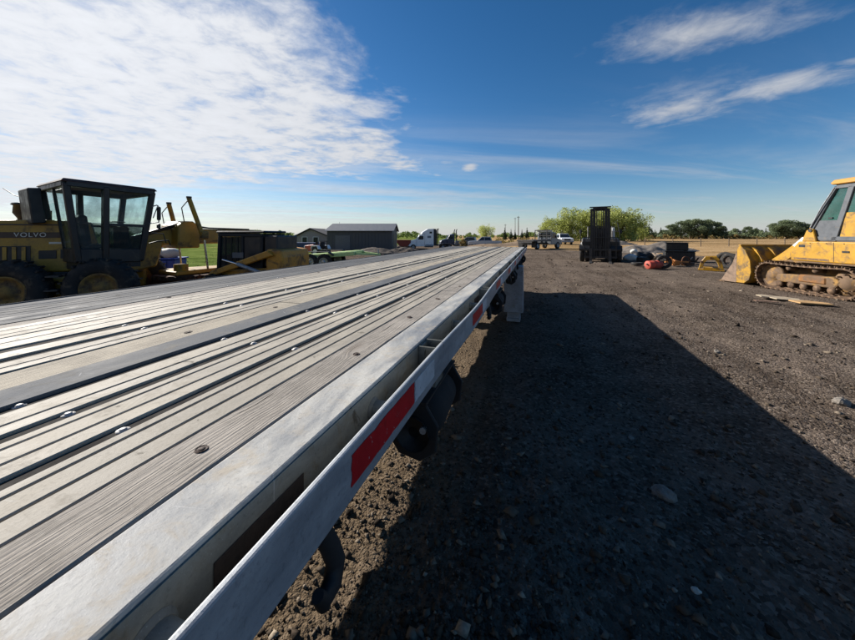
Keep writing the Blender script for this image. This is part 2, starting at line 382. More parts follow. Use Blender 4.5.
def make_gravel(n=78000):
    """pebbles too many to count"""
    base = np.array([(1, 0, 0), (-1, 0, 0), (0, 1, 0), (0, -1, 0), (0, 0, 1), (0, 0, -1)], float)
    tri = np.array([(0, 2, 4), (2, 1, 4), (1, 3, 4), (3, 0, 4), (2, 0, 5), (1, 2, 5), (3, 1, 5), (0, 3, 5)])
    a = np.radians(RNG.uniform(-58, 58, n)); r = .7 * (34 / .7) ** RNG.random(n) ** .9
    x = r * np.sin(a); y = r * np.cos(a)
    clump = vnoise(x * 1.3, y * 1.3, 21) * .6 + vnoise(x * 4, y * 4, 22) * .4
    keep = clump + RNG.uniform(-.25, .25, n) > .40; x, y, r = x[keep], y[keep], r[keep]; n = len(x)
    s = (.003 + .008 * RNG.random(n) ** 3 + .026 * RNG.random(n) ** 22) * (1 + .055 * r)
    sc = np.stack([s * RNG.uniform(.7, 1.4, n), s * RNG.uniform(.6, 1.1, n), s * RNG.uniform(.45, .8, n)], -1)
    an = RNG.uniform(0, 2 * np.pi, n); c, d = np.cos(an), np.sin(an)
    P = base[None] * sc[:, None] * RNG.uniform(.65, 1.3, (n, 6, 1)) + RNG.uniform(-.35, .35, (n, 6, 3)) * s[:, None, None]
    X = P[..., 0] * c[:, None] - P[..., 1] * d[:, None] + x[:, None]; Y = P[..., 0] * d[:, None] + P[..., 1] * c[:, None] + y[:, None]
    Z = P[..., 2] + (surf(x, y) + s * .25)[:, None]
    v = np.stack([X, Y, Z], -1).reshape(-1, 3); f = (tri[None] + (np.arange(n) * 6)[:, None, None]).reshape(-1, 3)
    me = bpy.data.meshes.new('gravel'); me.vertices.add(len(v)); me.vertices.foreach_set('co', v.ravel())
    me.loops.add(f.size); me.loops.foreach_set('vertex_index', f.ravel().astype(np.int32))
    me.polygons.add(len(f)); me.polygons.foreach_set('loop_start', np.arange(0, f.size, 3).astype(np.int32))
    me.polygons.foreach_set('loop_total', np.full(len(f), 3, np.int32)) if hasattr(me.polygons[0], 'loop_total') else None
    me.update(calc_edges=True); me.materials.append(STM)
    o = bpy.data.objects.new('gravel', me); COL.objects.link(o)
    tag(o, 'loose grey brown gravel and pebbles scattered over the yard', 'gravel', kind='stuff')
make_gravel()

# ------------------------------------------------------------------ trailer materials
def alu_material(name, c_dark, c_light, stain, rough=.42, metal=.55, st=.5, spec=.25, br=1.0, scuff=.5, spot=.64):
    m = bpy.data.materials.new(name); m.use_nodes = True; t = NT(m.node_tree); b = m.node_tree.nodes['Principled BSDF']
    co = t.n('ShaderNodeTexCoord').outputs['Object']
    n1 = t.noise(t.v('MULTIPLY', co, (7, 2.2, 7)), 1.2, 9, .68, .5); n2 = t.noise(co, 13, 9, .72, .8); n3 = t.noise(co, 120, 4, .65); n4 = t.noise(co, 420, 3, .6)
    brush = t.noise(t.v('MULTIPLY', co, (160, 5, 160)), 1.0, 5, .7)
    c = t.mix(t.rng(n1, .30, .70), c_dark, c_light)
    k = t.rng(n2, .48, .70, 0, st); c = t.mix(k, c, stain)
    c = t.mix(t.rng(brush, .55, .75, 0, .28 * br), c, tuple(q * .45 for q in c_dark))
    c = t.mix(t.rng(n3, .52, .74, 0, .42), c, tuple(q * .5 for q in c_dark)); c = t.mix(t.rng(n4, .6, .78, 0, .3), c, (.60, .60, .58))
    # scratches in three directions, dark gouges and grease spots
    for i, (ang, th) in enumerate(((.25, .725), (-.6, .73), (1.35, .74))):
        ca, sa = math.cos(ang), math.sin(ang); x, y, z = t.xyz(co)
        al = t.m('ADD', t.m('MULTIPLY', x, ca), t.m('MULTIPLY', y, sa)); ac = t.m('SUBTRACT', t.m('MULTIPLY', y, ca), t.m('MULTIPLY', x, sa))
        sc = t.noise(t.comb(t.m('MULTIPLY', al, 7), t.m('MULTIPLY', ac, 230), i * 3.3), 1.0, 2, .5); c = t.mix(t.rng(sc, th, th + .05, 0, scuff * .5), c, (.66, .66, .66) if i < 2 else tuple(q * .3 for q in c_dark))
    sp = t.noise(co, 6.1, 10, .74, 1.2); gk = t.rng(sp, spot, spot + .06, 0, .75); c = t.mix(gk, c, tuple(q * .28 for q in stain))
    tn = t.rng(t.n('ShaderNodeObjectInfo').outputs['Random'], 0, 1, .80, 1.08, False); c = t.mix(1.0, c, t.comb(tn, tn, tn), 'MULTIPLY')
    t.set(b.inputs['Base Color'], c); t.set(b.inputs['Roughness'], t.m('MULTIPLY_ADD', t.m('MAXIMUM', k, gk), .25, t.rng(n1, .3, .7, rough - .08, rough + .12)))
    b.inputs['Metallic'].default_value = metal; b.inputs['Specular IOR Level'].default_value = spec
    t.set(b.inputs['Normal'], t.bump(t.m('ADD', t.m('MULTIPLY_ADD', n3, .5, n2), t.m('MULTIPLY', brush, .3 * br)), .3, .003)); return m
def wood_material(name, a, bcol, pale):
    m = bpy.data.materials.new(name); m.use_nodes = True; t = NT(m.node_tree); b = m.node_tree.nodes['Principled BSDF']
    co = t.n('ShaderNodeTexCoord').outputs['Object']
    # knots: cells far apart along the board, the grain bends round them
    kv = t.v('ADD', t.v('MULTIPLY', co, (9, 2.6, 1)), (.3, .1, 0)); kd = t.vor(kv, 1.0, 'F1', 'Distance'); rnd = t.n('ShaderNodeSeparateColor'); t.set(rnd.inputs[0], t.vor(kv, 1.0, 'F1', 'Color'))
    has = t.rng(rnd.outputs[0], .40, .46); kn = t.m('MULTIPLY', t.rng(kd, .42, .04), has)
    x, y, z = t.xyz(co); sway = t.m('MULTIPLY', t.m('SUBTRACT', t.noise(t.comb(0, y, 0), 1.7, 4), .5), .05)
    wv = t.comb(t.m('ADD', t.m('ADD', x, sway), t.m('MULTIPLY', kn, .035)), t.m('MULTIPLY', y, .055), z)
    ring = t.m('SINE', t.m('MULTIPLY', t.m('ADD', t.m('MULTIPLY', t.xyz(wv)[0], 1.0), t.m('MULTIPLY', t.noise(wv, 9, 5, .65), .15)), 520)); g2 = t.noise(wv, 210, 4, .65); pt = t.noise(co, 7, 8, .7, .4); fi = t.noise(co, 150, 3, .6)
    c = t.mix(t.rng(pt, .3, .7), a, bcol); c = t.mix(t.rng(ring, .1, 1.0, 0, .20), c, tuple(q * .6 for q in a)); c = t.mix(t.rng(g2, .52, .74, 0, .55), c, tuple(q * .4 for q in a)); c = t.mix(t.rng(fi, .5, .7, 0, .25), c, pale)
    core = t.m('MULTIPLY', t.rng(kd, .10, .05), has); c = t.mix(t.m('MULTIPLY', t.rng(kd, .26, .09, 0, .5), has), c, lin('#57493c')); c = t.mix(core, c, lin('#33221a'))
    cr = t.noise(t.comb(t.m('ADD', x, sway), t.m('MULTIPLY', y, .03), 0), 85, 2, .5); crack = t.rng(cr, .70, .72); c = t.mix(crack, c, lin('#241d18'))
    t.set(b.inputs['Base Color'], c); b.inputs['Roughness'].default_value = .85; b.inputs['Specular IOR Level'].default_value = .2
    hh = t.m('SUBTRACT', t.m('MULTIPLY_ADD', ring, .15, g2), t.m('MULTIPLY', t.m('MAXIMUM', crack, core), 1.5)); t.set(b.inputs['Normal'], t.bump(hh, .55, .004)); return m
M_LEFT = alu_material('dull_left_rail', lin('#4a4c50'), lin('#626467'), lin('#696459'), .85, 0, .4, .1, .3, .6)
M_PLANK = alu_material('oxidised_aluminium_plank', lin('#8a8479'), lin('#b3ab9c'), lin('#8d8577'), .72, 0, .5, .25, .8, .6, .605)
M_RAIL = alu_material('scuffed_aluminium_rail', lin('#6f7378'), lin('#b9b7b0'), lin('#ada08b'), .62, 0, .6, .3, .15, .8, .615)
M_SIDE = alu_material('dirty_side_rail', lin('#5f615d'), lin('#83837a'), lin('#6a5f4a'), .6, 0, .7, .25, .2, .6, .60)
M_RUB = alu_material('rub_rail_aluminium', lin('#84898f'), lin('#a9adb1'), lin('#7c7f82'), .48, .15, .4, .35, .2, .8, .595)
M_GREY = alu_material('grey_worn_strip', lin('#4c4f53'), lin('#63666a'), lin('#8a857c'), .8, 0, .6, .15, .3, .9)
M_NAIL = wood_material('weathered_nailer', lin('#7e7870'), lin('#989188'), lin('#a6a097'))
M_NAIL2 = wood_material('pale_nailer', lin('#8b8375'), lin('#a59c8b'), lin('#b8af9f'))
M_CHSHADE = mat('channel_shade_grime', lin('#242120'), .9, 0, .35, 12, .3, dirt=lin('#3b3631'), dirt_amt=.3, spec=.1)  # shade and grime of the channel floor put into the colour
M_STEEL = mat('dark_frame_paint', (.03, .03, .032), .55, .1, .4, 5, .2, dirt=lin('#4a4036'), dirt_amt=.35)
M_BLACK = mat('black_paint', (.011, .011, .012), .7, 0, .4, 8, .2, dirt=lin('#3a332b'), dirt_amt=.15)
M_RUBBER = mat('tyre_rubber', (.016, .015, .015), .85, 0, .35, 9, .3, dirt=lin('#50463a'), dirt_amt=.35)
M_BOLT = mat('bright_bolt', (.36, .35, .34), .6, .3, .35, 60, .2)
def tape_material(name, col, flake):
    m = bpy.data.materials.new(name); m.use_nodes = True; t = NT(m.node_tree); b = m.node_tree.nodes['Principled BSDF']; co = t.n('ShaderNodeTexCoord').outputs['Object']
    hexa = t.vor(co, 260, 'DISTANCE_TO_EDGE', 'Distance', .15); n = t.noise(co, 9, 8, .7); n2 = t.noise(co, 55, 6, .7, .5)
    c = t.mix(t.rng(n, .3, .7), tuple(q * .72 for q in col), col); c = t.mix(t.rng(hexa, .06, .0, 0, .3), c, tuple(q * .5 for q in col))
    c = t.mix(t.rng(n2, .62, .67, 0, .8), c, flake); c = t.mix(t.rng(t.noise(co, 22, 6, .7), .60, .72, 0, .5), c, tuple(q * .35 for q in col))
    t.set(b.inputs['Base Color'], c); b.inputs['Roughness'].default_value = .45; b.inputs['Specular IOR Level'].default_value = .35; t.set(b.inputs['Normal'], t.bump(t.m('ADD', n2, hexa), .15, .002)); return m
M_RED = tape_material('red_reflective_tape', lin('#c01822'), lin('#a5a5a5')); M_WHITE = tape_material('white_reflective_tape', lin('#c8cdd2'), lin('#7a7e82'))
M_GALV = mat('galvanised', lin('#8d9299'), .5, .4, .25, 9, .2, dirt=lin('#6a6357'), dirt_amt=.3)
M_SLOT = mat('slot_brown', lin('#2e241c'), .95, 0, .4, 14, .4)
M_RUST = mat('rusty_steel', lin('#5b3a26'), .85, .2, .4, 14, .4, dirt=lin('#2e2019'), dirt_amt=.4)

def wheel(parent, c, r, w, side, rim_m, xf=None, lug=0, rim_r=.55, tyre_m=None, n=30):
    """tyre with a dished rim as its child; axle along local x, side = +1 or -1 for the outer face"""
    b = MB(xf); h = w / 2; rr = r * rim_r
    b.lathe([(-h * .8, rr), (-h, rr * 1.12), (-h, r * .86), (-h * .78, r * .965), (-h * .4, r), (h * .4, r), (h * .78, r * .965), (h, r * .86), (h, rr * 1.12), (h * .8, rr), (-h * .8, rr)], c, 'x', n)
    if lug:
        for k in range(lug):
            a = 2 * math.pi * k / lug
            for sx in (-1, 1):
                aa = a + (sx * .5 * math.pi / lug); ca, sa = math.cos(aa), math.sin(aa)
                b.cb((c[0] + sx * h * .5, c[1] + r * ca, c[2] + r * sa), (h * .95, r * .055, r * .07), (aa + math.pi / 2 if True else 0, 0, 0))
    t = b.build('wheel', tyre_m or M_RUBBER, parent)
    q = MB(xf); o = side
    q.lathe([(o * h * .82, rr * 1.02), (o * h * .9, rr * .95), (o * h * .55, rr * .82), (o * h * .35, rr * .45), (o * h * .62, rr * .34), (o * h * .66, rr * .02), (o * h * .66, .001)][::1 if o < 0 else -1], c, 'x', n)
    for k in range(8):
        a = 2 * math.pi * k / 8; q.cyl((c[0] + o * h * .36, c[1] + rr * .58 * math.cos(a), c[2] + rr * .58 * math.sin(a)), (c[0] + o * h * .5, c[1] + rr * .58 * math.cos(a), c[2] + rr * .58 * math.sin(a)), rr * .05, n=6)
    q.lathe([(-o * h * .8, rr * 1.0), (-o * h * .6, rr * .8), (-o * h * .6, .001)][::1 if o > 0 else -1], c, 'x', n)
    q.build('rim', rim_m, t)
    return t

# ------------------------------------------------------------------ flatbed trailer
def make_trailer():
    D = 1.35; xR = -.418; S0, S1 = -3.4, 11.45
    t = thing('flatbed_trailer', 'long aluminium flatbed semi trailer with wood nailer strips beside the gravel track', 'trailer', (0, 0, 0), -TH)
    def wavy(poly, s0, s1, seed):
        # extrusion that wanders a millimetre or two, as a worked deck does
        n = max(4, int((s1 - s0) / .22)); k = len(poly); vs = []; fs = []
        S_ = np.linspace(s0, s1, n + 1); dz = (vnoise(S_ * .9, S_ * 0 + seed, 51) - .5) * .0032 + (vnoise(S_ * 2.7, S_ * 0 + seed, 53) - .5) * .0014; dx = (vnoise(S_ * .5, S_ * 0 + seed, 52) - .5) * .0022
        for i in range(n + 1): vs += [(px_ + dx[i], S_[i], pz + dz[i]) for px_, pz in poly]
        for i in range(n):
            for j in range(k): fs.append((i * k + j, (i + 1) * k + j, (i + 1) * k + (j + 1) % k, i * k + (j + 1) % k))
        fs += [tuple(range(k)), tuple(n * k + j for j in reversed(range(k)))]
        ar = sum(poly[i][0] * poly[(i + 1) % k][1] - poly[(i + 1) % k][0] * poly[i][1] for i in range(k))
        if ar > 0: fs = [f[::-1] for f in fs]
        if ar > 0: fs = [f[::-1] for f in fs]
        b = MB().add([tuple(map(float, v)) for v in vs], fs); return b
    def plank(name, d0, d1, m, grooves=(), lows=(), dz=0, thick=.052, lab=None, bev=.0025):
        pts = [(d0, 0)]
        ev = sorted([(c - w / 2, c + w / 2, dep) for c, w, dep in grooves] + list(lows))
        for a, b, dep in ev:
            if a <= d0 + 1e-5: pts = [(d0, -dep), (b, -dep), (b, 0)]
            elif b >= d1 - 1e-5: pts += [(a, 0), (a, -dep), (d1, -dep)]
            else: pts += [(a, 0), (a, -dep), (b, -dep), (b, 0)]
        if pts[-1][0] < d1 - 1e-6: pts.append((d1, 0))
        pts += [(d1, -thick), (d0, -thick)]
        poly = [(xR - d, D + dz + z) for d, z in pts]
        if name == 'nailer_strip':
            cuts = [S0 + .01] + sorted(random.Random(int(d0 * 1000)).uniform(a, a + .9) for a in (-1.2, 1.55, 4.6, 8.0)) + [S1 - .01]
        else: cuts = [S0 + .01, S1 - .01]
        for i in range(len(cuts) - 1):
            up = random.uniform(-.0015, .0015) if len(cuts) > 2 else 0
            o = wavy([(px_, pz + up) for px_, pz in poly], cuts[i] + .002, cuts[i + 1] - .002, d0 * 37).build(name, m, t, bevel=bev)
            if lab: o['label'] = lab
        return o
    g = lambda *cs: [(c, .0062, .030) for c in cs]
    LO = .030
    plank('nailer_strip', .1165, .2355, M_NAIL, dz=.001, bev=.004, lab='grey weathered wood nailer strip with knots')
    plank('deck_plank', .2385, .3995, M_PLANK, g(.295, .352), [(.380, .3995, LO)])
    plank('deck_plank', .4, .5800, M_PLANK, g(.469, .531), [(.4, .418, LO), (.561, .58, LO)], dz=.001)
    plank('deck_plank', .5805, .7545, M_PLANK, g(.648,), [(.5805, .600, LO), (.718, .7545, LO)])
    plank('cover_strip', .756, .888, M_GREY, dz=.003, lab='smooth grey worn metal strip')
    plank('nailer_strip', .8905, 1.050, M_NAIL2, dz=-.001, bev=.004, lab='pale tan weathered wood strip')
    plank('deck_plank', 1.052, 1.190, M_PLANK, g(1.104,), [(1.165, 1.19, LO)])
    plank('deck_plank', 1.1905, 1.335, M_PLANK, [], [(1.1905, 1.22, LO), (1.30, 1.335, LO)], dz=.001)
    plank('deck_plank', 1.3355, 1.550, M_PLANK, g(1.46,), [(1.3355, 1.37, LO)])
    plank('deck_plank', 1.5505, 1.769, M_PLANK, g(1.61, 1.69), [(1.755, 1.769, .014)])
    plank('nailer_strip', 1.7715, 1.860, M_NAIL, dz=-.002, bev=.004)
    plank('deck_plank', 1.8625, 2.050, M_GREY, g(1.95,))
    plank('deck_plank', 2.0505, 2.334, M_LEFT, g(2.12, 2.2, 2.27))
    # side rails: top flange, web, lower flange, with an edge lip
    def siderail(sgn, x):
        a = lambda q: x - sgn * q
        b = MB(); pr = [(a(0), D), (a(.1135), D), (a(.1135), D - .014), (a(.012), D - .018), (a(.012), D - .20), (a(.07), D - .205), (a(.07), D - .217), (a(0), D - .217)]
        b.prism(pr, S0, S1, 'y'); o = b.build('side_rail', M_RAIL if sgn > 0 else M_LEFT, t, bevel=.004, seg=2)
        o['label'] = 'scuffed aluminium side rail with broad top flange'
        f = MB().box(min(a(-.001), a(-.0035)), max(a(-.001), a(-.0035)), S0 + .05, S1 - .05, D - .205, D - .007).build('web_plate', M_SIDE, o)
        return o
    rr = siderail(1, xR); siderail(-1, xR - 2.45)
    # slots of the web plate, drawn as flat dark brown pads on its face
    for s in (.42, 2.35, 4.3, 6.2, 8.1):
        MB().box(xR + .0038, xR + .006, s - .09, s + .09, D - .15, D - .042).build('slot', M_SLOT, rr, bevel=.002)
    bul = lambda s: .013 * math.exp(-((s - 1.9) / .6) ** 2) - .006 * math.exp(-((s - 3.3) / .7) ** 2) + .002 * math.sin(s * 2.1)
    dip = lambda s: -.006 * math.exp(-((s - 2.0) / .6) ** 2)
    XO = xR + .080
    def strip(x_in, x_out, z0, z1, s0, s1, sgn=1, n=None):
        n = n or max(2, int((s1 - s0) / .12)); vs = []; fs = []
        for i in range(n + 1):
            s = s0 + (s1 - s0) * i / n; q = bul(s) if sgn > 0 else 0; dz = dip(s) if sgn > 0 else 0
            vs += [(x_in + q, s, z0 + dz), (x_out + q, s, z0 + dz), (x_out + q, s, z1 + dz), (x_in + q, s, z1 + dz)]
        for i in range(n):
            o = i * 4
            for k in range(4): fs.append((o + k, o + (k + 1) % 4, o + 4 + (k + 1) % 4, o + 4 + k)[::-1])
        fs += [(0, 1, 2, 3), tuple(n * 4 + k for k in (3, 2, 1, 0))]
        return MB().add(vs, fs)
    rub = strip(XO - .013, XO, D - .108, D - .002, S0 + .1, S1 - .05).build('rub_rail', M_RUB, t, bevel=.004, seg=2)
    rub['label'] = 'outer aluminium rub rail with red and white tape'
    XL = xR - 2.45
    MB().box(XL - .080, XL - .067, S0 + .1, S1 - .05, D - .108, D - .002).build('rub_rail', M_LEFT, t, bevel=.004)
    s = -2.9
    for k in range(12):
        a = .55 + 1.19 * (k - 2); b = a + (.333 if k < 4 else .34)
        if b > S1: break
        def tape(s0, s1, m, nm):
            rn = random.Random(int(s0 * 100)); rows = 9; cols = 14; vs = []; fs = []
            for i in range(cols + 1):
                for j in range(rows + 1):
                    s = s0 + (s1 - s0) * i / cols; zq = D - .080 + .060 * j / rows
                    if i in (0, cols): s += rn.uniform(-.003, .002)
                    if j in (0, rows): zq += rn.uniform(-.0012, .0012)
                    if j == rows and rn.random() < .07: zq -= .004
                    vs.append((XO + .0016 + bul(s), s, zq + dip(s)))
            n_ = (rows + 1)
            for i in range(cols):
                for j in range(rows): fs.append((i * n_ + j, (i + 1) * n_ + j, (i + 1) * n_ + j + 1, i * n_ + j + 1))
            o_ = MB().add(vs, fs).build(nm, m, rub); md = o_.modifiers.new('thickness', 'SOLIDIFY'); md.thickness = .001
        tape(a, b, M_RED, 'red_tape'); tape(b + .007, b + .19, M_WHITE, 'white_tape')
    # stake pockets and spools
    per = 1.36
    for k in range(-2, 9):
        c = 1.18 + per * k
        if S0 + .2 < c < S1 - .2:
            x0, x1 = xR + .0045, XO - .0135 + bul(c); b = MB()
            for q in (-.047, .040): b.box(x0, x1, c + q, c + q + .007, D - .15, D - .006)
            b.box(x0, x0 + .006, c - .0395, c + .0395, D - .15, D - .010); b.box(x1 - .008, x1 - .001, c - .0395, c + .0395, D - .15, D - .012)
            b.build('stake_pocket', M_SIDE, t, bevel=.0015)
            MB().box(xL0 := XL - .0665, XL - .001, c - .047, c + .047, D - .15, D - .010).build('stake_pocket', M_RAIL, t, bevel=.002)
        for q in (.47, .94):
            c2 = c + q if k >= 0 else c + q - .035 + (.06 if q > .8 else 0)
            if S0 + .2 < c2 < S1 - .2:
                b = MB(); zc = D - .062
                b.cyl((xR + .004, c2, zc), (XO - .013 + bul(c2), c2, zc), .024, n=18); b.cyl((xR + .004, c2, zc), (xR + .011, c2, zc), .030, .025, n=18)
                b.build('spool', M_SIDE, t)
    # near spools seen beside the first stripe
    # dark strips added to the low channels, coloured for the shade in them; then screws
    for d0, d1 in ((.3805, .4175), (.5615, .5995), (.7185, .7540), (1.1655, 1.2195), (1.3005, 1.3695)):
        MB().box(xR - d1 + .005, xR - d0 - .005, S0 + .05, S1 - .05, D - LO + .0012, D - .0065).build('channel_shade_strip', M_CHSHADE, t)
    sc = MB(); sc.lathe([(0.006, .0001), (0.0065, .005), (.005, .0085), (.0015, .0095), (.001, .0155), (-.003, .016)][::-1], (0, 0, 0), 'z', 12)
    scr = sc.build('screw', M_BOLT, t, loc=(xR - .399, .45, D - .0058)); scr.scale = (.78, .78, .7)
    bh = MB(); bh.lathe([(0.0012, .0001), (.0012, .006), (.0004, .0065), (.0004, .0095), (.0016, .0105), (-.002, .013)][::-1], (0, 0, 0), 'z', 12)
    bol = bh.build('nailer_bolt', mat('rusty_bolt', lin('#33231c'), .8, .2, .4, 60, .3), t, loc=(xR - .176, .45, D + .001))
    for k in range(-5, 15):
        s = .45 + .51 * k
        for d in (.399, .585, .742, 1.195, 1.338):
            if (k, d) != (0, .399): link_copy(scr, t, (xR - d + random.uniform(-.006, .006), s + random.uniform(-.015, .015), D - .0058), (0, 0, random.random()), (.78, .78, .7))
        for d in (.176, .965, 1.815):
            if (k, d) != (0, .176) and random.random() < .85: link_copy(bol, t, (xR - d + random.uniform(-.02, .02), s + random.uniform(-.03, .03), D + (.001 if d < .5 else -.001)), (0, 0, random.random()), (1, random.uniform(1, 1.7), 1))
        for d in (.27, 1.05 + .03, 1.9):
            if random.random() < .5: link_copy(scr, t, (xR - d, s + random.uniform(-.01, .01), D - .002), (0, 0, random.random()), (.6, .6, .6))
    # end plates, main beams, crossmembers
    MB().box(xR - 2.449, xR - .001, S1 + .001, S1 + .02, D - .20, D - .003).build('front_plate', M_SIDE, t, bevel=.003)
    MB().box(xR - 2.449, xR - .001, S0 - .02, S0 - .001, D - .20, D - .003).build('rear_plate', M_SIDE, t, bevel=.003)
    for c in (xR - 1.225 - .50, xR - 1.225 + .50):
        MB().prism([(c - .07, .74), (c + .07, .74), (c + .07, .756), (c + .008, .756), (c + .008, D - .142), (c + .07, D - .142), (c + .07, D - .125), (c - .07, D - .125), (c - .07, D - .142), (c - .008, D - .142), (c - .008, .756), (c - .07, .756)], S0 + .3, 9.4, 'y').build('main_beam', M_STEEL, t)
    cm = MB().box(xR - 2.43, xR - .02, -.03, .03, D - .124, D - .056).build('crossmember', M_SIDE, t, loc=(0, S0 + .4, 0))
    k = 1
    while S0 + .4 + k * .42 < S1 - .1: link_copy(cm, t, (0, S0 + .4 + k * .42, 0)); k += 1
    # strap winches slung below the rail
    def winch(s):
        z = D - .30; x = xR - .01; b = MB()
        b.cyl((x, s - .20, z), (x, s + .20, z), .045, n=18); o = b.build('winch', M_BLACK, t)
        for k, (q0, rr) in enumerate(((-.20, .098), (.185, .098))):
            MB().prism([(x - .085, z + .10), (x + .055, z + .10), (x + .10, z + .03), (x + .09, z - .06), (x + .03, z - .105), (x - .05, z - .09), (x - .10, z - .02)], s + q0, s + q0 + .014, 'y').build('end_plate', M_BLACK, o, bevel=.004)
        b = MB(); b.lathe([(-.15, .046), (-.15, .082), (-.05, .090), (.06, .084), (.15, .080), (.15, .046)], (x, s, z), 'y', 22); b.build('strap_roll', mat('black_webbing', (.014, .014, .015), .95, 0, .4, 40, .4), o)
        MB().lathe([(.05, .001), (.05, .02), (.012, .022), (.010, .06), (0, .062)][::-1], (x + .01, s - .222, z), 'y', 14).build('ratchet', M_BLACK, o)
        MB().cyl((x + .05, s - .206, z + .02), (x + .05, s - .222, z + .02), .012, n=8).build('pawl_bolt', M_BOLT, o)
        MB().box(x - .09, x + .06, s - .21, s + .21, z + .103, z + .113).build('slide', M_BLACK, o)
    for s in (1.30, 3.55, 5.7, 7.8, 10.0, -1.2): winch(s)
    # curved tie hooks
    for s in (.50, 2.62, 4.75, 6.6):
        pts = [(xR + .035, s + .02, D - .10), (xR + .04, s + .02, D - .15), (xR + .045, s + .035, D - .19), (xR + .05, s + .045, D - .225), (xR + .053, s + .03, D - .252), (xR + .055, s - .002, D - .253), (xR + .055, s - .016, D - .228)]
        MB().tube(pts, [.014, .017, .019, .019, .018, .016, .011], 10).build('tie_hook', M_BLACK, t)
    # landing legs
    for x in (xR - .02, xR - 2.43):
        o = MB().box(x - .20, x + .17, 6.70, 7.02, .22, D - .215).build('landing_leg', M_GALV, t, bevel=.008)
        MB().box(x - .14, x + .11, 6.76, 6.96, .10, .3).build('inner_leg', M_GALV, o, bevel=.005)
        MB().box(x - .15, x + .11, 6.74, 7.02, .03, .10).build('foot', M_GALV, o, bevel=.006)
        MB().cyl((x - .1, 6.88, .10), (x + .08, 6.88, .10), .03).build('foot_pin', M_STEEL, o)
    MB().cyl((xR - 2.3, 6.88, .95), (xR - .15, 6.88, .95), .03).build('leg_brace', M_STEEL, t)
    # rear tandem, behind the photographer's elbow
    rim = mat('grey_rim', lin('#8a8a88'), .5, .5, .3, 10, .2, dirt=lin('#5a5047'), dirt_amt=.3)
    for s in (-1.15, -2.45):
        MB().cyl((xR - 2.25, s, .5), (xR - .2, s, .5), .06).build('axle', M_STEEL, t)
        for x, sd_ in ((xR - .22, 1), (xR - 2.23, -1)): wheel(t, (x, s, .5), .49, .27, sd_, rim, lug=0)
    return t
make_trailer()
# ------------------------------------------------------------------ single stones in the shade and on the verge
def rock(px, py, size, label, seed, name='stone', m=None, rz=0):
    Y = H * F / (py - HOR); x = at(px, Y)
    b = MB(); b.blob((0, 0, 0), (size, size * .72, size * .50), 18, 12, .13, seed)
    o = b.build(name, m or M_STONE, None, flat=True); o.location = (x, Y, float(surf(x, Y)) + size * .16); o.rotation_euler = (.1, .08, rz)
    tag(o, label, 'stone', 'larger stones lying on the gravel'); return o
M_STONE = mat('grey_stone', lin('#756f67'), .9, 0, .3, 14, .6, .01, dirt=lin('#5d544a'), dirt_amt=.3)
M_PALE = mat('pale_stone', lin('#b7afa3'), .9, 0, .25, 14, .6, .01)
rock(665, 494, .075, 'largest rounded grey stone lying inside the trailer shadow', 1, rz=-.6)
rock(631, 436, .030, 'small grey stone in the shadow behind the largest stone', 2, rz=.4)
rock(696, 589, .022, 'small pale stone near the bottom edge of the trailer shadow', 3, m=M_PALE)
rock(842, 404, .085, 'flat grey stone in sunlight at the right edge', 4, rz=.2)
rock(717, 351, .055, 'small grey stone beside the sunlit shadow edge', 5, rz=.9)
rock(556, 296, .075, 'dark dirt clod at the far end of the trailer shadow', 6, m=mat('dark_clod', lin('#3b332c'), .95, 0, .3, 20, .6, .01), rz=.3)
rock(712, 307, .06, 'brown dirt clod out on the open gravel beyond the shadow', 8, m=mat('brown_clod', lin('#5a4e42'), .95, 0, .3, 20, .6, .01), rz=1.3)
# ------------------------------------------------------------------ machine materials
M_GY = mat('grader_yellow', lin('#a07c2e'), .5, 0, .2, 4, .1, dirt=lin('#54432a'), dirt_amt=.4)
M_CATY = mat('loader_yellow', lin('#a87d0e'), .55, 0, .16, 4, .1, dirt=lin('#74592e'), dirt_amt=.42, dscale=5)
M_CATD = mat('muddy_yellow', lin('#8c6a38'), .85, 0, .3, 7, .5, dirt=lin('#5e4b39'), dirt_amt=.75)
M_TRACK = mat('track_steel', lin('#4c3a2c'), .8, .25, .4, 12, .5, dirt=lin('#77604a'), dirt_amt=.5)
M_CABD = mat('cab_black', lin('#17191d'), .45, 0, .3, 6, .1, dirt=lin('#3b362f'), dirt_amt=.12)
M_CABG = mat('cab_grey', lin('#4b5057'), .5, 0, .15, 6, .1, dirt=lin('#6a6050'), dirt_amt=.15)
M_CHR = mat('hydraulic_chrome', (.6, .6, .6), .2, 1, .15, 20, .05)
G_CLR = glass('cab_glass', (.90, .97, .97), .14)
G_DRK = glass('tinted_glass', (.45, .52, .52), .35)
G_TEAL = glass('teal_glass', (.66, .86, .82), .22)
M_WPT = mat('white_paint', (.72, .74, .76), .35, 0, .08, 5, .05, dirt=lin('#9b968c'), dirt_amt=.12)
M_SEAT = mat('seat_fabric', (.02, .02, .024), .9, 0, .3, 20, .3)
def text_mesh(txt, size, ext, m, name, parent, M):
    c = bpy.data.curves.new(name, 'FONT'); c.body = txt; c.size = size; c.extrude = ext; c.align_x = 'CENTER'; c.align_y = 'CENTER'; c.space_character = 1.15
    tmp = bpy.data.objects.new('tmp_text', c); COL.objects.link(tmp)
    me = bpy.data.meshes.new_from_object(tmp); bpy.data.objects.remove(tmp)
    me.transform(M); me.materials.clear(); me.materials.append(m); me.name = name
    o = bpy.data.objects.new(name, me); COL.objects.link(o); o.parent = parent; return o
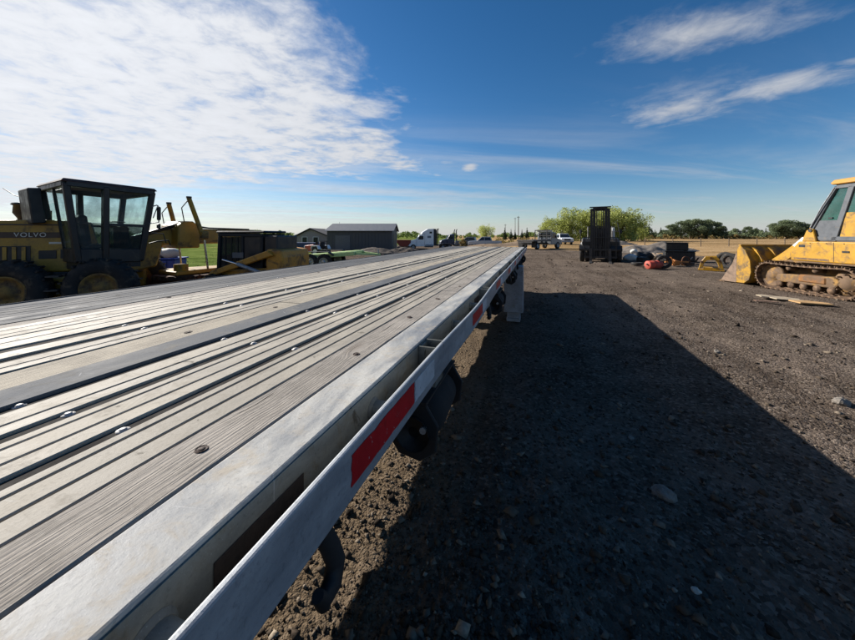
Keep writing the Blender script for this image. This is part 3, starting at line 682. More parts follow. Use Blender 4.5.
# ------------------------------------------------------------------ motor grader
def make_grader():
    L = Vector((-7.3, 8.3, 0)); U = Matrix.Translation(-L)
    g = thing('motor_grader', 'yellow articulated motor grader with dark glass cab at the far left', 'motor grader', L)
    MR = U @ Matrix.Translation((-8.03, 7.72, 0)) @ Matrix.Rotation(R(-66), 4, 'Z')
    MC = U @ Matrix.Translation((-7.24, 6.60, 0)) @ Matrix.Rotation(R(-30), 4, 'Z')
    B = lambda M: MB(M)
    rim = mat('grader_rim', lin('#8a6b35'), .7, .1, .3, 8, .2, dirt=lin('#5a4632'), dirt_amt=.5)
    for y in (-.70, .70):
        for x, s in ((1.0, 1), (-1.0, -1)): wheel(g, (x, y, .62), .62, .40, s, rim, MR, lug=20, rim_r=.52)
    for x in (.70, -.70): B(MR).box(x - .09, x + .09, -.95, .95, .42, .86).build('tandem_case', M_GY, g, bevel=.04)
    # engine hood, sloping gently to the rear
    hood = B(MR).prism([(-2.55, .95), (.30, .95), (.10, 1.30), (-.06, 2.07), (-.5, 2.08), (-2.3, 2.02), (-2.55, 1.80)], -.55, .55, 'x').build('engine_hood', M_GY, g, bevel=.05, seg=3)
    B(MR).box(.552, .562, -1.75, -.14, 1.69, 1.81).build('stripe', mat('brown_stripe', lin('#3f2d20'), .5, 0, .2, 8), hood, bevel=.002)
    text_mesh('VOLVO', .135, .003, mat('decal_white', lin('#c9c4b8'), .5, 0, .15, 30), 'lettering', hood, MR @ Matrix.Translation((.566, -.62, 1.75)) @ Matrix.Rotation(R(90), 4, 'Z') @ Matrix.Rotation(R(90), 4, 'X'))
    B(MR).box(.552, .558, -2.2, -.62, 1.20, 1.52).build('grille', M_CABD, hood)
    for k in range(11): B(MR).box(.559, .572, -2.15 + k * .14, -2.09 + k * .14, 1.22, 1.50).build('grille_bar', M_GY, hood)
    B(MR).box(.552, .556, -.34, -.14, 1.56, 1.60).build('decal', mat('decal_white', lin('#c9c4b8')), hood)
    for y0, y1, z0, z1 in ((-.50, -.22, 1.24, 1.42), (-.16, -.08, 1.24, 1.44)): B(MR).box(.552, .560, y0, y1, z0, z1).build('vent', M_CABD, hood, bevel=.01)
    B(MR).box(.553, .565, -2.4, -.1, 2.0 - .045, 2.0 - .02).build('hood_seam', M_STEEL, hood)
    B(MR).box(-.62, .62, -2.2, .9, .80, .948).build('rear_frame', M_STEEL, g, bevel=.02)
    B(MR).lathe([(1.98, .10), (2.12, .10), (2.24, .17), (2.40, .16), (2.42, .20), (2.46, .18), (2.48, .001)], (-.05, -1.02, 0), 'z', 18).build('air_precleaner', M_CABD, g)
    B(MR).cyl((-.3, -.75, 2.05), (-.3, -.75, 2.32), .06).build('exhaust_pipe', M_RUST, g)
    for k, z in enumerate((.62, .9)): B(MR).box(1.02, 1.25, -.10 + .02 * k, .10 + .02 * k, z, z + .03).build('step', M_STEEL, g)
    # cab: eight corner points, wider at the roof
    top = {'RR': (0, 0, 2.80), 'RF': (0, 1.42, 2.76), 'LR': (-1.68, 0, 2.80), 'LF': (-1.68, 1.42, 2.76)}
    bot = {'RR': (-.09, .20, 1.20), 'RF': (-.12, 1.24, 1.16), 'LR': (-1.59, .20, 1.20), 'LF': (-1.56, 1.24, 1.16)}
    V = Vector
    lerp = lambda a, b, f: tuple(V(a).lerp(V(b), f))
    cab = B(MC).add([bot[k] for k in ('RR', 'RF', 'LF', 'LR')] + [(p[0], p[1], 1.02) for p in (bot[k] for k in ('RR', 'RF', 'LF', 'LR'))], [(3, 2, 1, 0)[::-1], (4, 5, 6, 7)[::-1], (0, 4, 5, 1), (1, 5, 6, 2), (2, 6, 7, 3), (3, 7, 4, 0)]).build('cab', M_CABD, g)
    for k in top: B(MC).bar(bot[k], top[k], .11, .11, (1, 0, 0)).build('pillar', M_CABD, cab, bevel=.015)
    mid_b = {s: lerp(bot[s + 'R'], bot[s + 'F'], .40) for s in 'RL'}; mid_t = {s: lerp(top[s + 'R'], top[s + 'F'], .42) for s in 'RL'}
    for s in 'RL': B(MC).bar(mid_b[s], mid_t[s], .10, .17, (1, 0, 0)).build('pillar', M_CABD, cab, bevel=.015)
    for a, b in (('RR', 'RF'), ('LR', 'LF'), ('RR', 'LR'), ('RF', 'LF')):
        B(MC).bar(top[a], top[b], .12, .14).build('header', M_CABD, cab, bevel=.015); B(MC).bar(V(bot[a]) + V((0, 0, .12)), V(bot[b]) + V((0, 0, .12)), .10, .30).build('sill', M_CABD, cab, bevel=.015)
    # mid rail of the side windows
    for s in 'RL':
        a0, b0 = lerp(mid_b[s], mid_t[s], .50), lerp(bot[s + 'F'], top[s + 'F'], .50); B(MC).bar(a0, b0, .07, .06).build('window_rail', M_CABD, cab)
        a1, b1 = lerp(bot[s + 'R'], top[s + 'R'], .50), lerp(mid_b[s], mid_t[s], .50); B(MC).bar(a1, b1, .04, .02).build('window_rail', M_CABD, cab)
    def pane(a, b, c, d, m, nm='window_pane'):
        a, b, c, d = map(V, (a, b, c, d)); n = (b - a).cross(d - a).normalized() * .006
        B(MC).add([a, b, c, d, a + n, b + n, c + n, d + n], [(3, 2, 1, 0), (4, 5, 6, 7), (0, 1, 5, 4), (1, 2, 6, 5), (2, 3, 7, 6), (3, 0, 4, 7)]).build(nm, m, cab)
    for s in 'RL':
        pane(bot[s + 'R'], mid_b[s], mid_t[s], top[s + 'R'], G_CLR); h0, h1 = lerp(mid_b[s], mid_t[s], .5), lerp(bot[s + 'F'], top[s + 'F'], .5)
        pane(mid_b[s], bot[s + 'F'], h1, h0, G_DRK, 'door_glass'); pane(h0, h1, top[s + 'F'], mid_t[s], G_CLR)
    pane(bot['LR'], bot['RR'], top['RR'], top['LR'], G_CLR, 'rear_glass'); pane(bot['RF'], bot['LF'], top['LF'], top['RF'], G_CLR, 'windscreen')
    B(MC).bar(lerp(bot['LR'], bot['RR'], .5), lerp(top['LR'], top['RR'], .5), .05, .05, (1, 0, 0)).build('rear_bar', M_CABD, cab)
    roof = B(MC).add([(.07, -.08, 2.83), (.07, 1.50, 2.79), (-1.75, 1.50, 2.79), (-1.75, -.08, 2.83), (.04, -.04, 2.89), (.04, 1.45, 2.85), (-1.72, 1.45, 2.85), (-1.72, -.04, 2.89)], [(0, 1, 2, 3)[::-1], (4, 5, 6, 7), (0, 1, 5, 4), (1, 2, 6, 5), (2, 3, 7, 6), (3, 0, 4, 7)]).build('roof', mat('roof_brown', lin('#3a2525'), .6, 0, .3, 6, dirt=lin('#5f4f45'), dirt_amt=.3), cab, bevel=.01)
    B(MC).box(-1.0, -.5, .42, .90, 1.35, 1.55).build('seat', M_SEAT, cab, bevel=.05); B(MC).cb((-.75, .42, 1.85), (.46, .14, .7), (.12, 0, 0)).build('seat_back', M_SEAT, cab, bevel=.05)
    B(MC).prism([(1.0, 1.2), (1.25, 1.2), (1.18, 1.95), (.98, 2.02)], -.92, -.58, 'x').build('console', M_CABD, cab, bevel=.03)
    B(MC).lathe([(-.012, .17), (0, .182), (.012, .17), (0, .158), (-.012, .17)], (-.75, .98, 2.06), 'z', 20).build('steering_wheel', M_CABD, cab)
    for k in range(4): B(MC).tube([(-.55 + .05 * k, 1.05, 1.5), (-.52 + .05 * k, .95, 1.95)], .012, 6).build('lever', M_CABD, cab)
    B(MC).cb((-1.25, -.22, 2.36), (.75, .20, .74), (.10, 0, 0)).build('rear_air_box', M_CABD, g, bevel=.02)
    B(MC).tube([(-1.35, -.2, 2.5), (-1.9, -.35, 2.62), (-2.35, -.45, 2.80)], .008, 5).build('aerial', M_CABD, g)
    B(MC).box(.005 - .09, .012 - .09, .32, .42, 1.30, 1.42).build('decal', mat('decal_blue', lin('#8ba4bd')), cab); B(MC).box(-.074, -.068, .5, .70, 1.24, 1.32).build('decal', mat('decal_pale', lin('#a7b2bd')), cab)
    mr = B(MC); mr.tube([(0, 1.40, 2.42), (.10, 1.47, 2.46), (.13, 1.52, 2.40), (.12, 1.50, 2.05), (0, 1.36, 2.02)], .014, 6); mr.tube([(.11, 1.49, 2.46), (.04, 1.42, 2.15)], .012, 6); m_ = mr.build('mirror_bracket', M_GALV, g)
    B(MC).cb((.13, 1.50, 2.26), (.13, .05, .32)).build('mirror', M_CABD, m_, bevel=.02); B(MC).cb((.12, 1.50, 1.96), (.10, .06, .12)).build('work_lamp', M_CABD, m_, bevel=.02)
    hr = B(MC); hr.tube([(.02, 1.35, 1.55), (.06, 1.5, 1.60), (.06, 1.72, 1.62), (.02, 1.78, 1.50)], .014, 6); hr.tube([(.02, 1.4, 1.8), (.05, 1.62, 1.78), (.05, 1.68, 1.55)], .012, 6); hr.build('handrail', M_CABD, g)
    # front frame: gooseneck, saddle, circle, blade, lift cylinders, front axle
    cx = -.85
    beam = B(MC).prism([(.9, .95), (1.5, 1.35), (2.0, 1.50), (4.2, 1.50), (5.0, 1.05), (5.5, .95), (5.5, 1.25), (5.15, 1.40), (4.4, 1.92), (1.9, 1.93), (1.3, 1.72), (.9, 1.30)], cx - .15, cx + .15, 'x').build('gooseneck', M_GY, g, bevel=.03)
    B(MC).prism([(1.0, .8), (1.75, .95), (1.9, 1.6), (1.35, 1.62), (1.0, 1.15)], cx - .24, cx + .24, 'x').build('cab_mount', M_GY, g, bevel=.04)
    for k in range(3): B(MC).tube([(cx + .18 + .05 * k, 1.3, 1.66 + .03 * k), (cx + .22 + .05 * k, 2.2, 2.0 + .03 * k), (cx + .2, 3.0, 1.95), (cx + .18, 4.2, 1.93)], .022, 6).build('hydraulic_hose', M_CABD, g)
    sad = B(MC).prism([(2.10, 1.40), (2.62, 1.40), (2.62, 2.0), (2.45, 2.12), (2.25, 2.12), (2.10, 2.0)], cx - .5, cx + .5, 'x').build('saddle', M_GY, g, bevel=.03)
    for sx in (-1, 1):
        top_ = (cx + sx * .56 + .05, 2.30, 2.62 if sx < 0 else 2.72); low = (cx + sx * .70 + .16, 2.55, 1.62); c = B(MC).cyl(low, top_, .055, n=14); cyl = c.build('lift_cylinder', M_CATY, g)
        B(MC).cyl((low[0], low[1], low[2]), (low[0] + sx * .02, low[1] + .08, .85), .026, n=10).build('rod', M_CHR, cyl)
        B(MC).cyl(top_, (top_[0], top_[1], top_[2] + .05), .062, n=14).build('cap', M_STEEL, cyl)
        B(MC).tube([(top_[0] - .05, top_[1], top_[2] - .05), (top_[0] - .16, top_[1] - .1, top_[2] - .25), (top_[0] - .14, top_[1] - .05, top_[2] - .6), (cx + sx * .4, 2.3, 2.1)], .014, 6).build('hose', M_CABD, cyl)
        B(MC).cb((low[0], low[1], 1.75), (.16, .16, .2)).build('trunnion', M_GY, cyl, bevel=.02)
    cir = B(MC).lathe([(.58, .52), (.69, .52), (.69, .78), (.58, .78), (.58, .52)], (cx + .08, 2.55, 0), 'z', 32, False).build('circle', M_RUST, g)
    for k in range(24):
        a = 2 * math.pi * k / 24; B(MC).cb((cx + .08 + .80 * math.cos(a), 2.55 + .80 * math.sin(a), .635), (.05, .06, .08), (0, 0, a)).build('tooth', M_RUST, cir)
    B(MC).prism([(cx - .62, 2.0), (cx + .62, 2.0), (cx + .12, 5.0), (cx - .12, 5.0)], .70, .81, 'z').build('drawbar', M_GY, g, bevel=.02)
    B(MC).cyl((cx + .42, 2.2, .81), (cx + .42, 2.2, .98), .16, n=18).build('circle_drive', M_CATY, g)
    Mb = MC @ Matrix.Translation((cx + .08, 2.6, 0)) @ Matrix.Rotation(R(62), 4, 'Z')
    MB(Mb).prism([(.10, .06), (.02, .22), (0, .40), (.05, .60), (.13, .70), (.15, .69), (.08, .58), (.035, .40), (.05, .23), (.13, .06)], -1.25, 1.25, 'x').build('moldboard', M_RUST, g)
    for x in (cx - .95, cx + .95): wheel(g, (x, 5.25, .62), .62, .36, 1 if x > cx else -1, rim, MC, lug=20, rim_r=.52)
    B(MC).cyl((cx - .8, 5.25, .66), (cx + .8, 5.25, .66), .11).build('front_axle', M_GY, g)
    B(MC).box(cx - .12, cx + .12, 5.1, 5.4, .7, 1.0).build('axle_pivot', M_GY, g)
make_grader()
# ------------------------------------------------------------------ skid steer
def make_skid():
    s = thing('skid_steer', 'black caged skid steer loader with yellow rear, between the grader and the green trailer', 'skid steer', (-4.62, 8.75, T(-4.6, 8.75) - .02), R(82))
    # local +y is the front (it faces left in the picture), +x its right side
    M_SY = mat('skid_yellow', lin('#b9822a'), .55, 0, .2, 5, .15, dirt=lin('#5d452a'), dirt_amt=.4)
    rim = mat('skid_rim', lin('#9a7c3a'), .6, 0, .3, 8)
    for y in (-.48, .48):
        for x, sd_ in ((.72, 1), (-.72, -1)): wheel(s, (x, y, .40), .40, .28, sd_, rim, lug=16, rim_r=.5, n=22)
    MB().prism([(-1.0, .28), (.85, .28), (.95, .55), (.8, .85), (-1.0, .95)], -.55, .55, 'x').build('chassis', M_SY, s, bevel=.03)
    rear = MB().prism([(-1.22, .35), (-.80, .35), (-.80, 1.36), (-.84, 1.42), (-1.20, 1.38), (-1.25, 1.2)], -.66, .66, 'x').build('engine_cover', M_SY, s, bevel=.05, seg=2)
    MB().box(.662, .67, -1.12, -.90, .62, .86).build('vent', M_CABD, rear); MB().box(-.67, -.662, -1.12, -.90, .62, .86).build('vent', M_CABD, rear)
    cg = MB()
    for x in (-.46, .46):
        cg.bar((x, .62, .85), (x, .58, 1.72), .07, .09, (1, 0, 0)); cg.bar((x, -.05, .9), (x, -.05, 1.74), .06, .08, (1, 0, 0)); cg.bar((x, -.58, .9), (x, -.58, 1.70), .07, .09, (1, 0, 0)); cg.bar((x, .62, 1.76), (x, -.6, 1.74), .08, .08)
    cg.bar((-.46, .6, 1.76), (.46, .6, 1.76), .08, .08); cg.bar((-.46, -.58, 1.72), (.46, -.58, 1.72), .08, .08)
    cage = cg.build('cab_cage', M_BLACK, s, bevel=.01)
    MB().box(-.50, .50, -.66, .68, 1.80, 1.86).build('roof', M_CABD, cage, bevel=.03)
    for x in (-.465, .455):
        MB().box(x, x + .01, -.55, -.08, .92, 1.70).build('side_mesh', M_CABD, cage)
        for k in range(3): MB().box(x - .003, x + .013, .08 + k * .17, .10 + k * .17, .9, 1.70).build('guard_bar', M_BLACK, cage)
    MB().box(-.45, .45, -.6, -.55, .9, 1.7).build('rear_guard', M_CABD, cage)
    for x in (-.452, .446): MB().box(x, x + .006, -.04, .56, 1.0, 1.70).build('side_pane', G_DRK, cage); MB().box(x, x + .006, -.04, .60, .86, 1.25).build('lower_side_panel', M_CABD, cage)
    MB().box(-.44, .44, .60, .61, .95, 1.7).build('front_pane', G_DRK, cage)
    MB().box(-.26, .26, -.3, .1, .85, 1.0).build('seat', M_SEAT, s, bevel=.04); MB().cb((0, -.32, 1.25), (.5, .12, .5)).build('seat_back', M_SEAT, s, bevel=.04)
    MB().box(-.47, .47, -.99, -.63, .96, 1.74).build('rear_radiator_box', M_CABD, s, bevel=.03)
    for x in (.60, -.60):
        a = MB().prism([(-1.05, 1.26), (-.90, 1.38), (.50, .90), (.98, .60), (1.10, .36), (1.0, .30), (.86, .52), (.42, .79), (-.92, 1.22)], x - .07 + (.09 if x > 0 else -.09), x + .07 + (.09 if x > 0 else -.09), 'x').build('lift_arm', M_SY, s, bevel=.02)
        xx = x + (.18 if x > 0 else -.18); c = MB().cyl((xx, -.75, .85), (xx, -.15, 1.05), .045); c.build('lift_cylinder', M_GALV, a); MB().cyl((xx, -.15, 1.05), (xx, .25, 1.15), .025).build('rod', M_CHR, a)
        MB().box(xx - .012, xx + .012, -.30, -.02, 1.20, 1.33).build('decal', M_CABG, a)
    MB().prism([(1.02, .10), (1.12, .10), (1.12, .55), (1.02, .62)], -.72, .72, 'x').build('attachment_plate', M_RUST, s, bevel=.01)
    MB().cyl((.3, -.9, 1.45), (.3, -.9, 1.72), .035).build('exhaust', M_RUST, s)
make_skid()
# ------------------------------------------------------------------ crawler loader
def make_loader():
    l = thing('crawler_loader', 'yellow tracked crawler loader with its bucket down at the right edge', 'crawler loader', (12.42, 9.86, T(12.4, 9.9) - .02), R(-3))
    ra, rb, ya, yb, zc = .40, .40, 1.02, -1.02, .47
    # belt of shoes: one mesh, copied round the loop
    shoe = MB(); shoe.box(-.23, .23, -.080, .080, -.015, .025); shoe.box(-.225, .225, -.074, -.048, .025, .075); shoe.box(-.225, .225, .040, .066, .025, .055)
    Lst = ya - yb; per = 2 * Lst + 2 * math.pi * ra; N = 40
    def loop(d):
        d %= per
        if d < Lst: return (yb + d, zc + ra, 0)
        d -= Lst
        if d < math.pi * ra: a = d / ra; return (ya + ra * math.sin(a), zc + ra * math.cos(a), -a)
        d -= math.pi * ra
        if d < Lst: return (ya - d, zc - ra, -math.pi)
        d -= Lst; a = math.pi + d / ra; return (yb + ra * math.sin(a), zc + ra * math.cos(a), -a)
    proto = None
    for x in (-.98, .98):
        fr = MB().prism([(-.8, .30), (.75, .30), (.85, .40), (.78, .55), (-.75, .62), (-.95, .5)], x - .15, x + .15, 'x').build('track_frame', M_CATD, l, bevel=.04, seg=2)
        MB().box(x - .18, x + .18, -.62, .15, .36, .60).build('guard_plate', mat('rust_orange', lin('#83592f'), .85, 0, .3, 6, .4, dirt=lin('#5f4a38'), dirt_amt=.6), fr, bevel=.05)
        for k in range(5): MB().lathe([(-.16, .001), (-.16, .10), (-.10, .10), (-.09, .075), (.09, .075), (.10, .10), (.16, .10), (.16, .001)], (x, -.72 + k * .36, .235), 'x', 16).build('track_roller', M_TRACK, fr)
        for k in (-.3, .45): MB().lathe([(-.14, .001), (-.14, .07), (.14, .07), (.14, .001)], (x, k, .75), 'x', 14).build('carrier_roller', M_TRACK, fr)
        MB().lathe([(-.10, .001), (-.10, .12), (-.03, .16), (-.03, .30), (-.08, .33), (-.08, .37), (.08, .37), (.08, .33), (.03, .30), (.03, .16), (.10, .12), (.10, .001)], (x, ya, zc), 'x', 30).build('idler', M_CATD, l)
        sp = MB().lathe([(-.14, .001), (-.14, .15), (-.04, .19), (-.04, .34), (.04, .34), (.04, .19), (.14, .15), (.14, .001)], (x, yb, zc), 'x', 30).build('sprocket', M_CATD, l)
        for k in range(8):
            a = 2 * math.pi * k / 8; MB().cyl((x - .155, yb + .24 * math.cos(a), zc + .24 * math.sin(a)), (x + .155, yb + .24 * math.cos(a), zc + .24 * math.sin(a)), .022, n=6).build('bolt', M_TRACK, sp)
        pts = [loop(i * per / 80) for i in range(80)]
        for e in (-.07, .07):
            vs = []; fs = []
            for i, (y, z, a) in enumerate(pts):
                ny, nz = -math.sin(a), math.cos(a)
                for dx, dn in ((-.02, -.06), (.02, -.06), (.02, -.002), (-.02, -.002)): vs.append((x + e + dx, y + ny * dn, z + nz * dn))
                for k in range(4): fs.append((i * 4 + k, i * 4 + (k + 1) % 4, ((i + 1) % 80) * 4 + (k + 1) % 4, ((i + 1) % 80) * 4 + k))
            MB().add(vs, fs).build('track_chain', M_TRACK, l)
        for i in range(N):
            y, z, a = loop(i * per / N + .05); sag = -.03 * math.sin(math.pi * (y - yb) / Lst) if z > zc + ra - .01 else 0
            if proto is None: proto = shoe.build('track_shoe', M_TRACK, l); o = proto
            else: o = link_copy(proto, l)
            o.location = (x, y + 0, z + sag); o.rotation_euler = (a, 0, 0)
    MB().box(-.72, .72, -1.5, 1.15, .35, 1.0).build('hull', M_CATD, l, bevel=.04)
    body = MB().prism([(-1.85, 1.0), (.55, 1.0), (.55, 1.32), (.30, 1.60), (-1.85, 1.60)], -.95, .95, 'x').build('body', M_CATY, l, bevel=.03, seg=2)
    for x in (-.953, .947): MB().box(x, x + .006, -.5, .45, 1.04, 1.10).build('lower_band', M_CATD, body); MB().box(x, x + .006, .12, .30, 1.42, 1.5).build('decal', M_CABD, body)
    MB().box(-1.16, -.70, -1.7, .42, .965, 1.0).build('fender', M_CATD, l, bevel=.008); MB().box(.70, 1.16, -1.7, .42, .965, 1.0).build('fender', M_CATD, l, bevel=.008)
    eng = MB().prism([(-2.45, .95), (-1.55, .95), (-1.55, 2.15), (-2.1, 2.12), (-2.45, 1.9)], -.85, .85, 'x').build('engine_hood', M_CATY, l, bevel=.05, seg=2)
    for x in (-.855, .845):
        for k in range(6): MB().box(x, x + .01, -2.3 + k * .11, -2.24 + k * .11, 1.3, 1.8).build('grille_slot', M_CABD, eng)
    for x in (-.954, .950):
        for y in (-.62, -1.2): MB().box(x, x + .004, y, y + .012, 1.03, 1.58).build('panel_seam', M_STEEL, body)
        for k in range(6): MB().cyl((x, -1.7 + k * .42, 1.55), (x + (-.008 if x < 0 else .012), -1.7 + k * .42, 1.55), .013, n=6).build('bolt', M_STEEL, body)
        MB().cb((x, -.9, 1.33), (.02, .16, .05)).build('latch', M_BLACK, body)
    for k in range(3): MB().tube([(-.50 + .07 * k, .28, 1.45), (-.48 + .07 * k, .62, 1.62), (-.42 + .07 * k, .95, 1.42), (-.3, 1.2, 1.12)], .018, 6).build('hydraulic_hose', M_BLACK, l)
    # cab
    A0, A1, A2 = (.10, 1.61), (.12, 2.0), (-.50, 3.17); cabm = MB()
    cab = MB().box(-.74, .74, -1.60, .10, 1.601, 1.66).build('cab', M_CABG, l, bevel=.01)
    for x in (-.72, .72):
        def bar(p, q, w, m=M_CABG, nm='pillar', h=.08): MB().bar((x, *p), (x, *q), w, h, (1, 0, 0)).build(nm, m, cab, bevel=.012)
        bar(A0, A1, .10); bar(A1, A2, .10); bar((-.42, 1.62), (-.86, 3.15), .14); bar((-1.58, 1.62), (-1.62, 3.15), .12); bar(A2, (-1.62, 3.17), .12, nm='header'); bar((.08, 1.69), (-1.58, 1.69), .12, nm='sill')
        poly = [(.08, 1.66), (.09, 2.0), (-.50, 3.12), (-.85, 3.12), (-.42, 1.66)]
        MB().prism(poly, x - .006, x + .006, 'x').build('door_glass', G_TEAL, cab)
        MB().prism([(.08, 1.70), (.09, 2.0), (-.02, 2.22), (-.58, 2.22), (-.42, 1.70)], x - .012 if x < 0 else x + .008, x - .008 if x < 0 else x + .012, 'x').build('lower_door_panel', M_CABG, cab)
        MB().prism([(-.52, 1.74), (-.88, 3.0), (-1.56, 3.0), (-1.54, 1.74)], x - .006, x + .006, 'x').build('side_glass', G_TEAL, cab)
        MB().prism([(-.55, 1.66), (-.72, 2.42), (-1.56, 2.42), (-1.56, 1.66)], x - .014 if x < 0 else x + .008, x - .008 if x < 0 else x + .014, 'x').build('side_panel', M_CATY, cab, bevel=.003)
        MB().cb((x * 1.03, -.36, 2.28), (.05, .12, .05)).build('door_handle', M_CABD, cab, bevel=.01)
    for p, q in ((A1, A2),): MB().add([(-.72, p[0] + .03, p[1]), (.72, p[0] + .03, p[1]), (.72, q[0] + .03, q[1]), (-.72, q[0] + .03, q[1]), (-.72, p[0] + .04, p[1]), (.72, p[0] + .04, p[1]), (.72, q[0] + .04, q[1]), (-.72, q[0] + .04, q[1])], [(0, 1, 2, 3), (7, 6, 5, 4)]).build('windscreen', G_TEAL, cab)
    MB().tube([(-.78, .14, 2.02), (-.80, -.18, 2.62), (-.80, -.50, 3.14)], .018, 6).build('grab_rail', M_GALV, cab)
    MB().prism([(-.46, 3.23), (-.40, 3.28), (-.50, 3.36), (-1.7, 3.38), (-1.74, 3.23)], -.82, .82, 'x').build('roof', mat('roof_orange', lin('#b07f2c'), .55, 0, .15, 5, dirt=lin('#a4773a'), dirt_amt=.2), cab, bevel=.02)
    MB().box(-.3, .3, -1.1, -.6, 1.66, 1.95).build('seat', M_SEAT, cab, bevel=.05); MB().cb((0, -1.15, 2.3), (.5, .14, .7)).build('seat_back', M_SEAT, cab, bevel=.05)
    # lift arms, bellcrank, cylinders, bucket
    for x in (-.62, .62):
        a = MB().prism([(-.02, 1.72), (-.02, 1.96), (.14, 2.0), (.5, 1.66), (1.05, 1.22), (1.75, .72), (1.82, .5), (1.66, .44), (.95, .92), (.35, 1.42)], x - .09, x + .09, 'x').build('lift_arm', M_CATY, l, bevel=.02)
        xx = x - .095 if x < 0 else x + .095; MB().prism([(.30, 1.66), (.62, 1.40), (.72, 1.46), (.42, 1.73)], xx - .004, xx + .004, 'x').build('decal', M_WPT, a)
        MB().prism([(-.05, 1.60), (.35, 1.60), (.22, 1.94), (.04, 1.98)], x - .20, x - .12, 'x').build('arm_tower', M_CATY, l, bevel=.015); MB().prism([(-.05, 1.60), (.35, 1.60), (.22, 1.94), (.04, 1.98)], x + .12, x + .20, 'x').build('arm_tower', M_CATY, l, bevel=.015)
        MB().cyl((x - .22, .10, 1.93), (x + .22, .10, 1.93), .05).build('pivot_pin', M_STEEL, l)
        c = MB().cyl((x, .30, 1.1), (x, .80, 1.16), .06).build('lift_cylinder', M_CATY, l); MB().cyl((x, .8, 1.16), (x, 1.1, 1.2), .035).build('rod', M_CHR, c)
    bc = MB().prism([(.55, 1.62), (.72, 2.0), (.86, 2.02), (.95, 1.55), (1.05, 1.1), (.92, 1.08)], -.08, .08, 'x').build('bellcrank', M_CATY, l, bevel=.02)
    MB().cyl((0, .0, 1.75), (0, .6, 1.93), .06).build('tilt_cylinder', M_CATY, l); MB().cyl((0, 1.0, 1.12), (0, 1.65, .95), .05).build('tilt_link', M_CATY, l)
    MB().bar((-.62, .75, 1.36), (.62, .75, 1.36), .14, .14).build('cross_tube', M_CATY, l, bevel=.02)
    pr = [(2.80, .05), (1.80, .08), (1.60, .22), (1.52, .50), (1.56, .90), (1.74, 1.25), (1.95, 1.42)]
    inn = [(2.80, .075), (1.83, .11), (1.64, .24), (1.56, .50), (1.60, .88), (1.77, 1.22), (1.97, 1.385)]
    bk = MB().prism(pr + inn[::-1], -1.27, 1.27, 'x').build('bucket', M_BKT, l)
    for x in (-1.272, 1.242):
        MB().prism([(2.78, .055), (1.80, .085), (1.60, .225), (1.525, .50), (1.565, .90), (1.745, 1.25), (1.95, 1.41), (2.02, 1.36), (2.25, .75)], x - .012, x + .042, 'x').build('side_plate', M_BKT, bk, bevel=.006)
        xo = x - .016 if x < 0 else x + .043
        MB().prism([(2.77, .06), (2.10, .07), (2.06, 1.22), (2.26, .75)], xo, xo + .004, 'x').build('wear_plate', M_WEAR, bk)
    for x in (-.95, -.42, .42, .95): MB().prism([(1.56, .55), (1.42, .62), (1.46, .95), (1.66, 1.26), (1.90, 1.40), (1.74, 1.24), (1.57, .90)], x - .03, x + .03, 'x').build('rib', M_CATY, bk)
    MB().box(-1.27, 1.27, 2.62, 2.98, .022, .048).build('cutting_edge', M_TRACK, bk)
    MB().bar((-1.27, 1.97, 1.43), (1.27, 1.97, 1.43), .09, .05).build('spill_lip', M_CATY, bk)
    for k in range(7): MB().prism([(2.70, .05), (2.70, .10), (3.12, .02), (3.12, .0)], -1.2 + k * .385, -1.11 + k * .385, 'x').build('bucket_tooth', M_TRACK, bk)
M_BKT = mat('worn_bucket_yellow', lin('#a07818'), .7, 0, .25, 6, .2, dirt=lin('#5c4a30'), dirt_amt=.5)
M_WEAR = mat('worn_bucket_steel', lin('#7a6656'), .7, .2, .3, 8, .3, dirt=lin('#55463a'), dirt_amt=.4)
make_loader()
